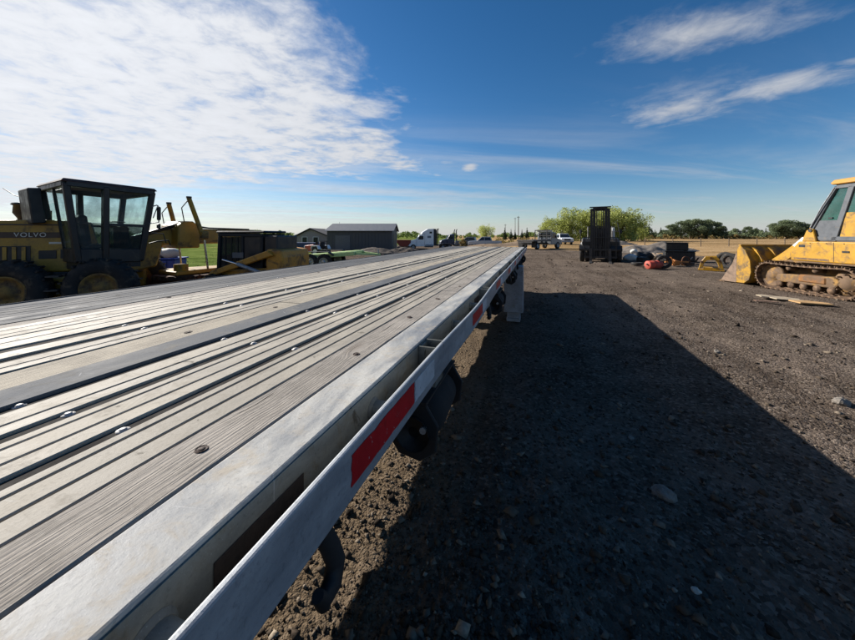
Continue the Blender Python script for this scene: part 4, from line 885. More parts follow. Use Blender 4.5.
# ------------------------------------------------------------------ forklift
def make_forklift():
    Y = 22.2; x = at(600, Y); f = thing('forklift', 'big black forklift with its tall mast facing the camera on the gravel', 'forklift', (x, Y, T(x, Y) - .02), R(153))
    M_FK = mat('forklift_black', lin('#16171a'), .5, 0, .3, 5, .1, dirt=lin('#3e362c'), dirt_amt=.25); M_FB = mat('forklift_body', lin('#2d2e2d'), .5, 0, .2, 5, .1, dirt=lin('#5a5248'), dirt_amt=.3)
    rim = mat('forklift_rim', lin('#8e8878'), .6, .1, .2, 8)
    for xx, sd_ in ((.74, 1), (1.08, 1), (-.74, -1), (-1.08, -1)): wheel(f, (xx, .35, .55), .55, .30, sd_, rim, lug=0, n=26)
    for xx, sd_ in ((.85, 1), (-.85, -1)): wheel(f, (xx, -2.0, .45), .45, .28, sd_, rim, n=24)
    MB().box(-.95, .95, .1, .6, .35, .75).build('drive_axle', M_FK, f, bevel=.03)
    MB().prism([(-2.2, .45), (.3, .45), (.3, 1.15), (-.9, 1.2), (-.95, 1.55), (-2.1, 1.55), (-2.35, 1.3)], -.85, .85, 'x').build('body', M_FB, f, bevel=.06, seg=2)
    MB().prism([(-2.75, .4), (-2.2, .4), (-2.1, 1.5), (-2.6, 1.45), (-2.8, 1.1)], -.98, .98, 'x').build('counterweight', M_FK, f, bevel=.08, seg=2)
    gd = MB()
    for xx in (-.72, .72):
        gd.tube([(xx, .25, 1.15), (xx, .02, 2.25), (xx, -.1, 2.35)], .04, 8); gd.tube([(xx, -1.55, 1.5), (xx, -1.45, 2.30), (xx, -1.35, 2.38)], .04, 8); gd.bar((xx, -.1, 2.36), (xx, -1.4, 2.38), .07, .07)
    for k in range(9): gd.bar((-.72, -.1 - k * .16, 2.36), (.72, -.1 - k * .16, 2.36), .035, .05)
    gd.build('overhead_guard', M_FB, f)
    MB().box(-.28, .28, -1.25, -.7, 1.2, 1.42).build('seat', M_SEAT, f, bevel=.05); MB().cb((0, -1.25, 1.7), (.5, .14, .6)).build('seat_back', M_SEAT, f, bevel=.05)
    for xx in (-1, 1):
        MB().prism([(-.6, 1.05), (.85, 1.05), (.98, .85), (1.02, .75), (1.06, .86), (.9, 1.10), (-.6, 1.10)], xx * .6, xx * 1.24, 'x').build('fender', M_FK, f)
        MB().cb((xx * 1.02, .25, 1.22), (.26, .12, .16)).build('headlamp', M_WPT, f, bevel=.03)
        mb = MB().tube([(xx * .74, .1, 2.0), (xx * 1.12, .3, 2.05)], .012, 6).build('mirror_arm', M_FK, f); MB().cb((xx * 1.18, .3, 2.02), (.17, .04, .24)).build('mirror', M_FK, mb, bevel=.02)
        MB().tube([(xx * 1.12, .85, .95), (xx * 1.10, .8, 1.9), (xx * .98, .7, 2.6)] if xx < 0 else [(xx * 1.15, .85, .95), (xx * 1.16, .8, 2.2)], .022, 6).build('marker_pole', M_FK, f)
    # mast stages
    m = MB()
    for xx in (-.50, .50): m.prism([(xx - .07, .75), (xx + .07, .75), (xx + .07, .79), (xx - .03 * (1 if xx > 0 else -1), .79), (xx - .03 * (1 if xx > 0 else -1), .93), (xx + .07, .93), (xx + .07, .97), (xx - .07, .97)], .20, 3.50, 'z')
    for z in (.45, 1.9, 3.45): m.bar((-.5, .74, z), (.5, .74, z), .10, .16)
    mast = m.build('outer_mast', M_FK, f)
    m = MB()
    for xx in (-.34, .34): m.box(xx - .08, xx + .08, .80, .93, .25, 3.54)
    m.bar((-.42, .86, 3.56), (.42, .86, 3.56), .18, .10); m.bar((-.3, .86, 2.1), (.3, .86, 2.1), .1, .12); m.bar((-.3, .86, 1.0), (.3, .86, 1.0), .1, .12); m.build('inner_mast', M_FK, mast)
    for xx in (-.19, .19): MB().cyl((xx, .88, .3), (xx, .88, 2.3), .055).build('lift_cylinder', M_FK, mast); MB().cyl((xx, .88, 2.3), (xx, .88, 3.42), .035).build('rod', M_STEEL, mast); MB().tube([(xx * .45, .93, .7), (xx * .45, .93, 3.45)], .018, 6).build('lift_chain', M_STEEL, mast)
    MB().bar((-.62, .86, 3.61), (.62, .86, 3.61), .26, .06).build('mast_cap', M_FK, mast, bevel=.01)
    c = MB(); c.box(-.95, .95, 1.0, 1.07, .30, .42); c.box(-.95, .95, 1.0, 1.07, .78, .90)
    for xx in (-.9, -.45, 0, .45, .9): c.box(xx - .03, xx + .03, 1.0, 1.06, .42, 1.65 if abs(xx) > .1 else 1.2)
    c.box(-.93, .93, 1.0, 1.05, 1.60, 1.66); car = c.build('carriage', M_FK, f)
    for xx in (-.55, .55):
        MB().prism([(1.08, .06), (2.5, .055), (2.52, .075), (1.16, .12), (1.16, .92), (1.08, .92)], xx - .08, xx + .08, 'x').build('fork', M_STEEL, car)
    MB().tube([(.3, -.6, 2.4), (.3, -.6, 2.62)], .05, 10).build('beacon', mat('beacon_amber', lin('#c47a1c'), .3), f)
    MB().box(-1.0, 1.0, .66, .70, .28, 1.0).build('front_panel', M_FK, f, bevel=.02); MB().prism([(-.5, .9), (.62, .9), (.62, 1.35), (.4, 1.55), (-.5, 1.6)], -1.1, 1.1, 'x').build('front_cowl', M_FK, f, bevel=.05); MB().box(-.56, .56, .70, .73, .3, 2.0).build('mast_guard', M_FK, f, bevel=.02); MB().box(-.62, .62, .30, .36, 1.0, 1.75).build('dash_panel', M_FK, f, bevel=.02); MB().box(-.58, .58, -.60, -.54, 1.2, 2.3).build('cab_screen', M_FK, f); MB().prism([(-.2, 1.1), (.55, 1.1), (.45, 1.32), (-.2, 1.36)], .62, 1.05, 'x').build('left_cowl', M_WPT, f, bevel=.03); MB().box(-.86, -.70, -.12, .10, 1.2, 2.28).build('white_post', M_WPT, f, bevel=.02)
make_forklift()
# ------------------------------------------------------------------ vegetation
L_WIL = leafmat('spring_leaves', lin('#8b964c'), lin('#b4ba76'), .58)
L_GRN = leafmat('green_leaves', lin('#5b6c3c'), lin('#85945a'), .42)
L_DRK = leafmat('dark_leaves', lin('#5a664e'), lin('#7f8a69'), .4)
L_CON = leafmat('conifer_needles', lin('#2f3b2e'), lin('#4a573f'), .25)
L_BRN = leafmat('dry_brush', lin('#6b5a38'), lin('#94855a'), .4)
M_BARK = mat('bark', lin('#5b4a3a'), .95, 0, .35, 6, .6, .02)
def leaf_mesh(name, centres, radii, n, size, m, rng, flat=.75):
    k = len(centres); idx = rng.choice(k, n, p=radii ** 2 / (radii ** 2).sum())
    d = rng.normal(size=(n, 3)); d /= np.linalg.norm(d, axis=1)[:, None]; d *= rng.random(n)[:, None] ** .38; d[:, 2] *= flat
    P = centres[idx] + d * radii[idx][:, None]
    a = rng.normal(size=(n, 3)); a /= np.linalg.norm(a, axis=1)[:, None]; b = np.cross(a, rng.normal(size=(n, 3))); b /= np.linalg.norm(b, axis=1)[:, None]
    s = size * rng.uniform(.6, 1.4, n)[:, None]
    V = np.stack([P - a * s, P + b * s * .55, P + a * s, P - b * s * .55], 1).reshape(-1, 3)
    me = bpy.data.meshes.new(name); me.from_pydata(V.tolist(), [], np.arange(4 * n).reshape(-1, 4).tolist()); me.materials.append(m); me.update(); return me
def tree_proto(kind, seed):
    """returns (trunk mesh, crown mesh) for a tree about 10 m tall"""
    rng = np.random.default_rng(seed); rn = random.Random(seed); b = MB(); C = []; Rr = []
    if kind == 'willow':
        for j in range(rn.randint(4, 6)):
            a = rn.uniform(0, 6.28); lean = rn.uniform(.5, 2.4); h = rn.uniform(7, 10); x0, y0 = .25 * math.cos(a), .25 * math.sin(a)
            pts = [(x0, y0, 0)] + [(x0 + lean * (q ** 1.3) * math.cos(a) + rn.uniform(-.2, .2), y0 + lean * (q ** 1.3) * math.sin(a) + rn.uniform(-.2, .2), h * q) for q in (.25, .5, .75, .95)]
            b.tube(pts, [.16, .13, .09, .06, .02], 6)
            for p in pts[1:]:
                for e in range(5): C.append((p[0] + rn.gauss(0, 1.2), p[1] + rn.gauss(0, 1.2), p[2] + rn.uniform(-1.6, .9))); Rr.append(rn.uniform(.6, 1.3))
            for q in range(5):
                p = pts[rn.randint(2, 4)]; e = (p[0] + rn.gauss(0, 1.1), p[1] + rn.gauss(0, 1.1), p[2] + rn.uniform(.4, 1.4)); b.tube([p, e], [.04, .012], 4); C.append(e); Rr.append(.55)
        crown = leaf_mesh('crown', np.array(C), np.array(Rr), 8000, .17, L_WIL, rng, 1.25)
    elif kind in ('round', 'dark', 'brush'):
        h = 2.6; b.tube([(0, 0, 0), (.1, 0, 1.4), (0, .1, h), (.1, 0, 5)], [.3, .24, .2, .1], 7)
        for j in range(26):
            a = rn.uniform(0, 6.28); e = rn.random() ** .6; z = rn.uniform(-1, 1); rr = math.sqrt(max(.05, 1 - z * z)) * 3.3 * e
            c = (rr * math.cos(a), rr * math.sin(a), 5.9 + z * 3.4); C.append(c); Rr.append(rn.uniform(.8, 1.5))
            if j % 2: b.tube([(0, 0, rn.uniform(1.8, 4)), c], [.09, .02], 5)
        crown = leaf_mesh('crown', np.array(C), np.array(Rr), 5200, .22, {'round': L_GRN, 'dark': L_DRK, 'brush': L_BRN}[kind], rng, .9)
    else:
        b.tube([(0, 0, 0), (0, 0, 5), (.05, 0, 9.8)], [.22, .13, .03], 7)
        for j in range(40):
            z = 1.0 + 8.8 * (j / 40); rr = (10 - z) * .26 * rn.uniform(.6, 1.1); a = j * 2.4; C.append((rr * .6 * math.cos(a), rr * .6 * math.sin(a), z)); Rr.append(max(.25, rr * .62))
        crown = leaf_mesh('crown', np.array(C), np.array(Rr), 3800, .17, L_CON, rng, .6)
    tm = b.build('tmp', M_BARK); me = tm.data; bpy.data.objects.remove(tm); me.name = 'trunk'
    return me, crown
PRO = {k: [tree_proto(k, 40 + 7 * i + len(k)) for i in range(n)] for k, n in (('willow', 3), ('round', 2), ('dark', 2), ('conifer', 2), ('brush', 1))}
def tree(kind, var, px, Y, top_py, label, group, wid=1.0, name='tree', base=None):
    x = at(px, Y); z0 = (T(x, Y) if base is None else base) - .1; h = zz(top_py, Y) - z0; s = h / 10.0
    o = thing(name, label, 'tree', (x, Y, z0), random.uniform(0, 6.28), group); o.scale = (s * wid, s * wid, s)
    tm, cm = PRO[kind][var % len(PRO[kind])]
    for nm, me in (('trunk', tm), ('crown', cm)): c = bpy.data.objects.new(nm, me); COL.objects.link(c); c.parent = o
    return o
GW = 'yellow green willows behind the forklift'
wl = [(545, 104, 222, 1.15, 'leftmost low yellow green willow beside the flatbed truck'), (556, 100, 217, 1.2, 'yellow green willow above the white pickup, left side'), (569, 97, 212, 1.3, 'yellow green willow rising just right of the white pickup'),
      (582, 100, 209, 1.3, 'tall yellow green willow left of the forklift mast'), (595, 96, 209, 1.3, 'yellow green willow directly behind the forklift mast'), (609, 100, 208, 1.3, 'yellow green willow rising right beside the forklift mast top'),
      (621, 96, 208, 1.3, 'tallest pale willow to the right of the forklift'), (632, 99, 212, 1.2, 'sparse willow second from the right end of the willow row'), (642, 103, 220, 1.1, 'low willow at the right end of the willow row')]
for i, (px, Y, tp, w, lb) in enumerate(wl): tree('willow', i, px, Y, tp, lb, GW, w, 'willow_tree')
GG = 'domed dark grove on the right skyline'
gv = [(672, 224), (681, 221), (690, 219.5), (699, 219), (707, 219.5), (714, 222), (720, 225)]
for i, (px, tp) in enumerate(gv):
    tree('dark', i, px, 150 + 3 * (i % 3), tp, 'dark leafy tree, %s in the domed grove on the right skyline' % ['first from the left', 'second from the left', 'third from the left', 'middle one', 'third from the right', 'second from the right', 'rightmost'][i], GG, 1.45, 'grove_tree')
GR = 'trees behind the loader cab'
for i, (px, tp, lb) in enumerate([(776, 221, 'broad green tree on the skyline left of the loader cab'), (787, 218, 'tallest broad green tree on the skyline beside the loader cab'), (799, 220, 'broad green tree just left of the loader windscreen'), (815, 222, 'broad green tree half hidden by the loader cab')]):
    tree('dark', i, px, 140, tp + 2, lb, GR, 1.7, 'broadleaf_tree')
GC = 'small conifers along the right skyline'
cp_ = [648, 655, 661, 667, 726, 731, 735, 740, 744, 748, 752, 757, 761, 766, 771, 780, 806, 822, 832, 842, 852, 663, 652, 738, 755, 768]
NUM = ['first', 'second', 'third', 'fourth', 'fifth', 'sixth', 'seventh', 'eighth', 'ninth', 'tenth', 'eleventh', 'twelfth', 'thirteenth', 'fourteenth']
def zone_label(px):
    zs = ((0, 670, 'between the willows and the domed grove'), (670, 776, 'between domed grove and broad green trees'), (776, 900, 'behind the loader cab'))
    for a, b, w in zs:
        if a <= px < b:
            k = sorted(q for q in cp_ if a <= q < b).index(px); return 'small dark tree %s, %s from left' % (w, NUM[k])
cl_ = [zone_label(q) for q in cp_]
for i in range(26):
    px = [648, 655, 661, 667, 726, 731, 735, 740, 744, 748, 752, 757, 761, 766, 771, 780, 806, 822, 832, 842, 852, 663, 652, 738, 755, 768][i]
    tree('conifer' if i % 3 else 'dark', i, px, 155 + (i * 7) % 25, 226.5 + (i * 5 % 9) * .55, cl_[i], GC, 1.2, 'conifer_tree')
tree('willow', 1, 485, 84, 225, 'lone round green tree behind the silver pickup', None, 1.1, 'broadleaf_tree', base=-.6)
GL = 'distant trees on the left skyline'
for i in range(14):
    lp_ = [207, 214, 221, 228, 236, 243, 250, 258, 266, 273, 280, 288, 198, 190]
    px = [207, 214, 221, 228, 236, 243, 250, 258, 266, 273, 280, 288, 198, 190][i]
    tree('round', i, px, 190, 229.5 + (i * 5 % 7) * .45, 'small distant green tree on the left skyline, %s from the left in its row' % NUM[sorted(lp_).index(px)], GL, 1.3, 'broadleaf_tree', base=-.9)
GP = 'small pines by the utility poles'
for i, (px, tp) in enumerate([(505, 227), (511, 228.5), (515, 229.5), (522, 229), (527, 227)]): tree('conifer', i, px, 125, tp, 'thin dark pine among the utility poles, %s from the left' % ['first', 'second', 'third', 'fourth', 'fifth'][i], GP, 1.0, 'pine_tree')
tree('brush', 0, 463, 50, 238.5, 'yellowish dry bush between the dark truck and the silver pickup', None, .8, 'bush', base=-.85)
# far belts nobody could count
def belt(name, label, px0, px1, Y, n, py_top, m, seed, base=-1.0):
    rng = np.random.default_rng(seed); px = rng.uniform(px0, px1, n); Yv = Y * rng.uniform(.93, 1.1, n); x = (px - 427.5) * Yv / F
    hgt = (H + (HOR - py_top) * Yv / F - base) * (.55 + .75 * vnoise(px * .16, px * 0, seed)) * rng.uniform(.8, 1.1, n)
    z = base + hgt * rng.uniform(.25, .75, n); C = np.stack([x, Yv, z], -1); Rr = np.maximum(.4, hgt * .36)
    me = leaf_mesh(name, C, Rr, n * 26, Y * .0026, m, rng, .9); o = bpy.data.objects.new(name, me); COL.objects.link(o); tag(o, label, 'trees', kind='stuff')
belt('distant_wood', 'far low line of green woods along the left horizon', -160, 330, 300, 420, 231.5, L_GRN, 3)
belt('distant_wood', 'far hazy wood behind the trucks in the middle of the horizon', 330, 560, 280, 260, 232.5, L_GRN, 4)
belt('hedge_line', 'dark brushy hedge line along the far edge of the dry pasture', 600, 1000, 165, 600, 231, L_DRK, 5, -.1)
belt('dry_brush', 'pale dry brush at the foot of the right hedge line', 560, 1000, 150, 500, 234.8, L_BRN, 6, -.1)
belt('dry_brush', 'low straw coloured brush around the parked vehicles in the middle distance', 455, 560, 74, 160, 238.5, L_BRN, 7, -.75)
# ------------------------------------------------------------------ poles and fence
M_POLE = mat('weathered_pole', lin('#5a5148'), .9, 0, .3, 5, .3)
for i, (px, tp, Y, lb) in enumerate([(518.4, 216, 120, 'tallest grey utility pole right of the pine trees'), (515.2, 217.5, 150, 'thin pale utility pole just left of the tallest pole'), (505.3, 224, 150, 'short utility pole at the left of the pole group')]):
    x = at(px, Y); z = T(x, Y) - .3; o = thing('utility_pole', lb, 'pole', (x, Y, z), 0, 'utility poles'); h = zz(tp, Y) - z
    MB().cyl((0, 0, 0), (0, 0, h), .19 if i == 0 else .13, .12 if i == 0 else .09, 10).build('shaft', M_POLE, o); MB().bar((-.5, .1, h - .5), (.5, .1, h - .5), .1, .12).build('crossarm', M_POLE, o)
    for e in (-.42, .42): MB().cyl((e, .1, h - .44), (e, .1, h - .25), .04, n=8).build('insulator', M_GALV, o)
fx0, fx1, FY = 15, 62, 50; fe = thing('wire_fence', 'thin post and wire fence across the dry pasture', 'fence', (fx0, FY, 0))
for i in range(11):
    x = i * 4.25 + .9; z = T(fx0 + x, FY); MB().cyl((x, 0, z - .2), (x + random.uniform(-.04, .04), 0, z + 1.3), .055, .05, 8).build('post', M_POLE, fe)
for k in range(4): MB().tube([(.9 + 4.25 * i / 2, -.062, .3 + .29 * k + (.0 if i % 2 == 0 else -.03)) for i in range(21)], .012, 4).build('wire', M_STEEL, fe)
# ------------------------------------------------------------------ buildings
M_SHED = mat('dark_shed_cladding', lin('#4a4a4c'), .7, 0, .15, 2, .1, stretch=(1, 1, .2)); M_SHR = mat('shed_roof_metal', lin('#5a5e66'), .7, .0, .12, 2, .1); M_HOUSE = mat('pale_siding', lin('#8f878b'), .8, 0, .1, 3, .1); M_ROOF = mat('dark_shingles', lin('#33343a'), .9, 0, .3, 4, .3)
def shed():
    Y = 60; x0, x1 = at(327, Y), at(392, Y); z = -1.0; w = x1 - x0; o = thing('metal_shed', 'long dark grey metal shed with low roof, right of the pale house', 'shed', (x0, Y, z)); hh = zz(230.8, Y) - z; dp = 10
    MB().prism([(0, 0), (dp, 0), (dp, hh), (dp / 2, hh + 1.35), (0, hh)], 0, w, 'x').build('wall', M_SHED, o)
    for k in range(int(w / .6)): MB().box(.3 + k * .6, .36 + k * .6, -.035, -.002, .05, hh - .08).build('wall_rib', M_SHED, o)
    sl = 1.35 / (dp / 2)
    for a, b in ((-.45, dp / 2), (dp + .45, dp / 2)):
        za = hh + .06 - .45 * sl; MB().prism([(a, za), (b, hh + 1.41), (b, hh + 1.50), (a, za + .09)], -.4, w + .4, 'x').build('roof', M_SHR, o)
    MB().box(1.5, 4.2, -.06, -.001, 0, 2.7).build('door', mat('shed_door', lin('#5c5d60'), .6), o); MB().box(w + .002, w + .05, 2, 6.5, 0, 2.9).build('door', mat('shed_door_dark', lin('#2b2b2e'), .6), o)
shed()
def house():
    Y = 66; x0 = at(297, Y); z = -1.0; o = thing('house', 'pale grey house with dark gabled roof left of the shed', 'house', (x0, Y, z)); hh = zz(236, Y) - z; w = at(327, Y) - x0
    MB().prism([(0, 0), (w, 0), (w, hh), (w * .45, hh + 1.35), (0, hh)], 0, 9, 'y').build('wall', M_HOUSE, o)
    for a, b in ((-.5, w * .45), (w + .5, w * .45)):
        sl = 1.35 / (w * .45) if a < 0 else 1.35 / (w * .55); za = hh + .05 - .5 * sl; MB().prism([(a, za), (b, hh + 1.40), (b, hh + 1.62), (a, za + .22)], -.5, 9.5, 'y').build('roof', M_ROOF, o)
    for a in (1.0, 3.2): wn = MB().box(a, a + 1.1, -.05, -.001, 1.2, 2.4).build('window', M_WPT, o); MB().box(a + .08, a + 1.02, -.06, -.051, 1.28, 2.32).build('pane', G_DRK, wn)
    # upper storey gable behind
    x1 = at(320, Y) - x0; x2 = at(347, Y) - x0; h2 = zz(230, Y) - z
    up = MB().prism([(x1, 0), (x2, 0), (x2, h2), ((x1 + x2) / 2 - 1.6, h2 + .9), (x1, h2)], 9.2, 15, 'y').build('upper_wall', M_HOUSE, o)
    m_ = (x1 + x2) / 2 - 1.6
    for a, b in ((x1 - .5, m_), (x2 + .5, m_)): sl = .9 / abs(m_ - (a + (.5 if a < m_ else -.5))); za = h2 + .05 - .5 * sl; MB().prism([(a, za), (b, h2 + .95), (b, h2 + 1.15), (a, za + .2)], 8.8, 15.4, 'y').build('roof', M_ROOF, o)
    MB().box(m_ + 1.8, m_ + 2.3, 11, 11.6, h2 + .3, h2 + 1.5).build('chimney', M_ROOF, o); MB().tube([(m_ - .4, 12, h2 + .8), (m_ - .4, 12, h2 + 2.1)], .04, 5).build('vent_pipe', M_GALV, o)
house()
# ------------------------------------------------------------------ road vehicles
RIMS = mat('road_rim', lin('#9a9c9e'), .4, .6, .15, 8)
def semi(px0, Y, L_, z, label, paint, sleeper=True, rz=0):
    x = at(px0, Y); o = thing('semi_truck', label, 'truck', (x, Y, z), rz, None)
    # local: x = right of the picture (rear), front towards -x
    hood = MB().prism([(0, .55), (1.5, .55), (1.5, 1.95), (1.2, 1.9), (.25, 1.62), (.02, 1.3)], -1.0, 1.0, 'y').build('hood', paint, o, bevel=.1, seg=2)
    MB().box(-.12, .03, -1.1, 1.1, .4, .8).build('bumper', M_GALV, o, bevel=.05); MB().box(-.03, .06, -.6, .6, .85, 1.35).build('grille', M_BLACK, hood)
    for y in (-.85, .85): MB().cb((.12, y, 1.05), (.2, .3, .22)).build('headlamp', M_WPT, hood, bevel=.04)
    cab = MB().prism([(1.5, .6), (3.0, .6), (3.0, 3.0), (2.3, 2.85), (1.95, 2.75), (1.5, 1.95)], -1.1, 1.1, 'y').build('cab', paint, o, bevel=.06, seg=2)
    for y in (-1.108, 1.102): MB().prism([(1.72, 1.9), (2.75, 1.9), (2.75, 2.6), (2.05, 2.6)], y, y + .006, 'y').build('side_window', G_DRK, cab)
    MB().add([(1.48, -1, 2.0), (1.48, 1, 2.0), (1.93, 1, 2.72), (1.93, -1, 2.72)], [(0, 1, 2, 3), (3, 2, 1, 0)]).build('windscreen', G_DRK, cab)
    if sleeper:
        sl = MB().prism([(3.01, .6), (4.7, .6), (4.7, 3.95), (3.6, 3.9), (2.6, 3.3), (2.35, 2.95), (3.01, 2.95)], -1.18, 1.18, 'y').build('sleeper', paint, o, bevel=.08, seg=2)
        for y in (-1.188, 1.182): MB().box(3.9, 4.4, y, y + .006, 3.05, 3.4).build('sleeper_window', G_DRK, sl); MB().box(3.5, 4.2, y, y + .006, 2.2, 2.6).build('emblem', mat('grey_emblem', lin('#6d7782'), .5), sl)
        for y in (-1.1, 1.1): MB().prism([(4.71, .8), (5.15, .8), (5.15, 3.9), (4.71, 3.95)], y - .03, y + .03, 'y').build('side_fairing', M_CABD, o)
        end = 5.5
    else: end = 3.4
    for y in (-.95, .95): MB().tube([(end, y, .9), (end, y, 3.6), (end + .15, y, 4.0)], .11, 10).build('exhaust_stack', M_CABD, o)
    MB().box(1.5, 8.2, -.45, .45, .7, .95).build('chassis', M_BLACK, o)
    for y in (-.95, .95): MB().cyl((3.1, y, .75), (4.6, y, .75), .32, n=18).build('fuel_tank', M_GALV, o); MB().prism([(5.9, 1.02), (8.3, 1.02), (8.4, .8), (8.4, .85), (8.3, 1.07), (5.9, 1.07)], y - .3, y + .3, 'y').build('mudguard', M_BLACK, o)
    XF = Matrix.Rotation(R(90), 4, 'Z')
    for xx in (.85, 6.5, 7.75):
        for y in (-1, 1): wheel(o, (y * .95, -xx, .5), .5, .32, y, RIMS, Matrix.Rotation(R(90), 4, 'Z'), n=20)
    MB().box(6.6, 7.6, -.5, .5, .98, 1.12).build('fifth_wheel', M_BLACK, o)
    return o
semi(408.5, 63, 5, -1.0, 'white semi truck with tall sleeper behind the far left corner of the deck', M_WPT, True, R(6))
M_BLUE = mat('dark_blue_paint', lin('#232c44'), .4, 0, .15, 5, dirt=lin('#3b3733'), dirt_amt=.2)
semi(439.5, 70, 5, -1.0, 'dark blue day cab truck parked behind the white semi', M_BLUE, False, R(8))
def pickup(loc, rz, paint, label, s=1.0):
    o = thing('pickup_truck', label, 'pickup', loc, rz, None, s)
    # local +y front
    body = MB().prism([(-2.85, .55), (2.75, .50), (2.85, .75), (2.8, 1.08), (1.35, 1.18), (-2.8, 1.15), (-2.88, .9)], -.98, .98, 'x').build('body', paint, o, bevel=.08, seg=2)
    cab = MB().add([(-.90, 1.35, 1.16), (.90, 1.35, 1.16), (.90, -1.2, 1.16), (-.90, -1.2, 1.16), (-.72, .55, 1.86), (.72, .55, 1.86), (.74, -1.0, 1.88), (-.74, -1.0, 1.88)], [(0, 1, 2, 3), (7, 6, 5, 4), (0, 4, 5, 1), (1, 5, 6, 2), (2, 6, 7, 3), (3, 7, 4, 0)]).build('cab', paint, o, bevel=.06, seg=2)
    def q(pts, nm):
        a = [Vector(p) for p in pts]; n = (a[1] - a[0]).cross(a[3] - a[0]).normalized() * .012; MB().add([p + n for p in a] + [p - n for p in a], [(0, 1, 2, 3), (7, 6, 5, 4), (0, 4, 5, 1), (1, 5, 6, 2), (2, 6, 7, 3), (3, 7, 4, 0)]).build(nm, M_GLD, cab)
    q([(-.80, 1.27, 1.24), (.80, 1.27, 1.24), (.66, .62, 1.80), (-.66, .62, 1.80)], 'windscreen'); q([(-.8, -1.18, 1.26), (.8, -1.18, 1.26), (.66, -1.03, 1.78), (-.66, -1.03, 1.78)], 'rear_window')
    for sx in (-1, 1):
        q([(sx * .885, 1.05, 1.25), (sx * .885, .10, 1.25), (sx * .765, .10, 1.78), (sx * .755, .55, 1.78)], 'side_window'); q([(sx * .885, .02, 1.25), (sx * .885, -1.05, 1.25), (sx * .765, -.9, 1.78), (sx * .765, .02, 1.78)], 'side_window')
        MB().cb((sx * .72, 2.82, .90), (.42, .10, .20)).build('headlamp', M_LMP, body, bevel=.03); MB().cb((sx * 1.06, .95, 1.25), (.2, .12, .2)).build('mirror', M_CABD, cab, bevel=.03); MB().cb((sx * .85, -2.87, .9), (.16, .06, .3)).build('tail_lamp', M_TAIL, body)
        for y in (1.85, -1.75): wheel(o, (sx * .84, y, .40), .40, .27, sx, RIMS, n=20)
    MB().box(-.50, .50, 2.80, 2.87, .72, 1.0).build('grille', M_CABD, body, bevel=.02); MB().box(-.98, .98, 2.75, 2.95, .42, .62).build('bumper', M_GALV, body, bevel=.04)
    MB().box(-.82, .82, -2.75, -1.25, 1.152, 1.165).build('bed_cover', M_CABD, body)
    return o
M_GLD = mat('dark_car_glass', (.02, .025, .03), .08, 0, .2, 3, 0); M_LMP = mat('lamp_lens', (.7, .72, .74), .15, .2, .1, 10, 0); M_TAIL = mat('tail_lens', lin('#7a1210'), .3)
M_SILV = mat('silver_paint', lin('#757a80'), .4, .3, .1, 5)
x = at(485, 58); pickup((x, 58, -.42), R(78), mat('bright_silver', lin('#a7abb0'), .4, .2, .1, 5), 'silver grey pickup parked broadside under the round tree')
x = at(563, 62); pickup((x, 62, T(x, 62)), R(172), M_WPT, 'white pickup facing the camera in front of the willows', 1.08)
x = at(470, 66); pickup((x, 66, -.5), R(70), mat('dull_grey_paint', lin('#6b7075'), .5), 'dull grey pickup half hidden behind the dry bush')
def flatbed_truck():
    Y = 42; x = at(541, Y); o = thing('flatbed_truck', 'silver cab flatbed truck parked beyond the far end of the trailer', 'truck', (x, Y, T(x, Y)), R(-52))
    MB().box(-.42, .42, -3.2, 2.6, .6, .82).build('chassis', M_BLACK, o)
    MB().box(-1.2, 1.2, -3.4, .35, .98, 1.14).build('bed', M_STEEL, o, bevel=.02)
    cab = MB().prism([(.7, .55), (3.2, .55), (3.25, 1.15), (2.2, 1.35), (1.85, 2.1), (.8, 2.15), (.7, 1.3)], -1.0, 1.0, 'x').build('cab', M_SILV, o, bevel=.07, seg=2)
    for xx in (-1.006, 1.0): MB().prism([(.95, 1.42), (1.95, 1.42), (1.75, 2.0), (.95, 2.02)], xx, xx + .006, 'x').build('side_window', M_GLD, cab)
    MB().box(-.8, .8, .695, .702, 1.45, 1.98).build('rear_window', M_GLD, cab)
    hr = MB()
    for xx in (-1.15, -.55, .55, 1.15): hr.box(xx - .04, xx + .04, .40, .48, 1.14, 2.3)
    hr.box(-1.19, 1.19, .40, .48, 2.301, 2.42); hr.box(-1.19, 1.19, .40, .48, 1.65, 1.73); hr.build('headache_rack', M_STEEL, o)
    MB().box(-.9, .9, .5, 1.1, 2.17, 2.34).build('roof_beacon_bar', M_WPT, cab, bevel=.05)
    for yy in (-2.2, 2.25):
        for sx in (-1, 1): wheel(o, (sx * .9, yy, .45), .45, .3, sx, RIMS, n=20)
    for sx in (-1, 1): MB().box(sx * .95 - .3, sx * .95 + .3, -3.0, -2.95, .25, .98).build('mudflap', M_BLACK, o)
    MB().cb((1.18, 2.0, 1.55), (.16, .1, .3)).build('mirror', M_CABD, cab); MB().cb((-1.18, 2.0, 1.55), (.16, .1, .3)).build('mirror', M_CABD, cab)
    MB().box(-1.0, 1.0, -3.42, -3.401, .8, .97).build('rear_bar', M_STEEL, o)
    tb = MB().box(-1.15, -.55, -.6, .1, .45, .97).build('tool_box', M_GALV, o, bevel=.02)
flatbed_truck()
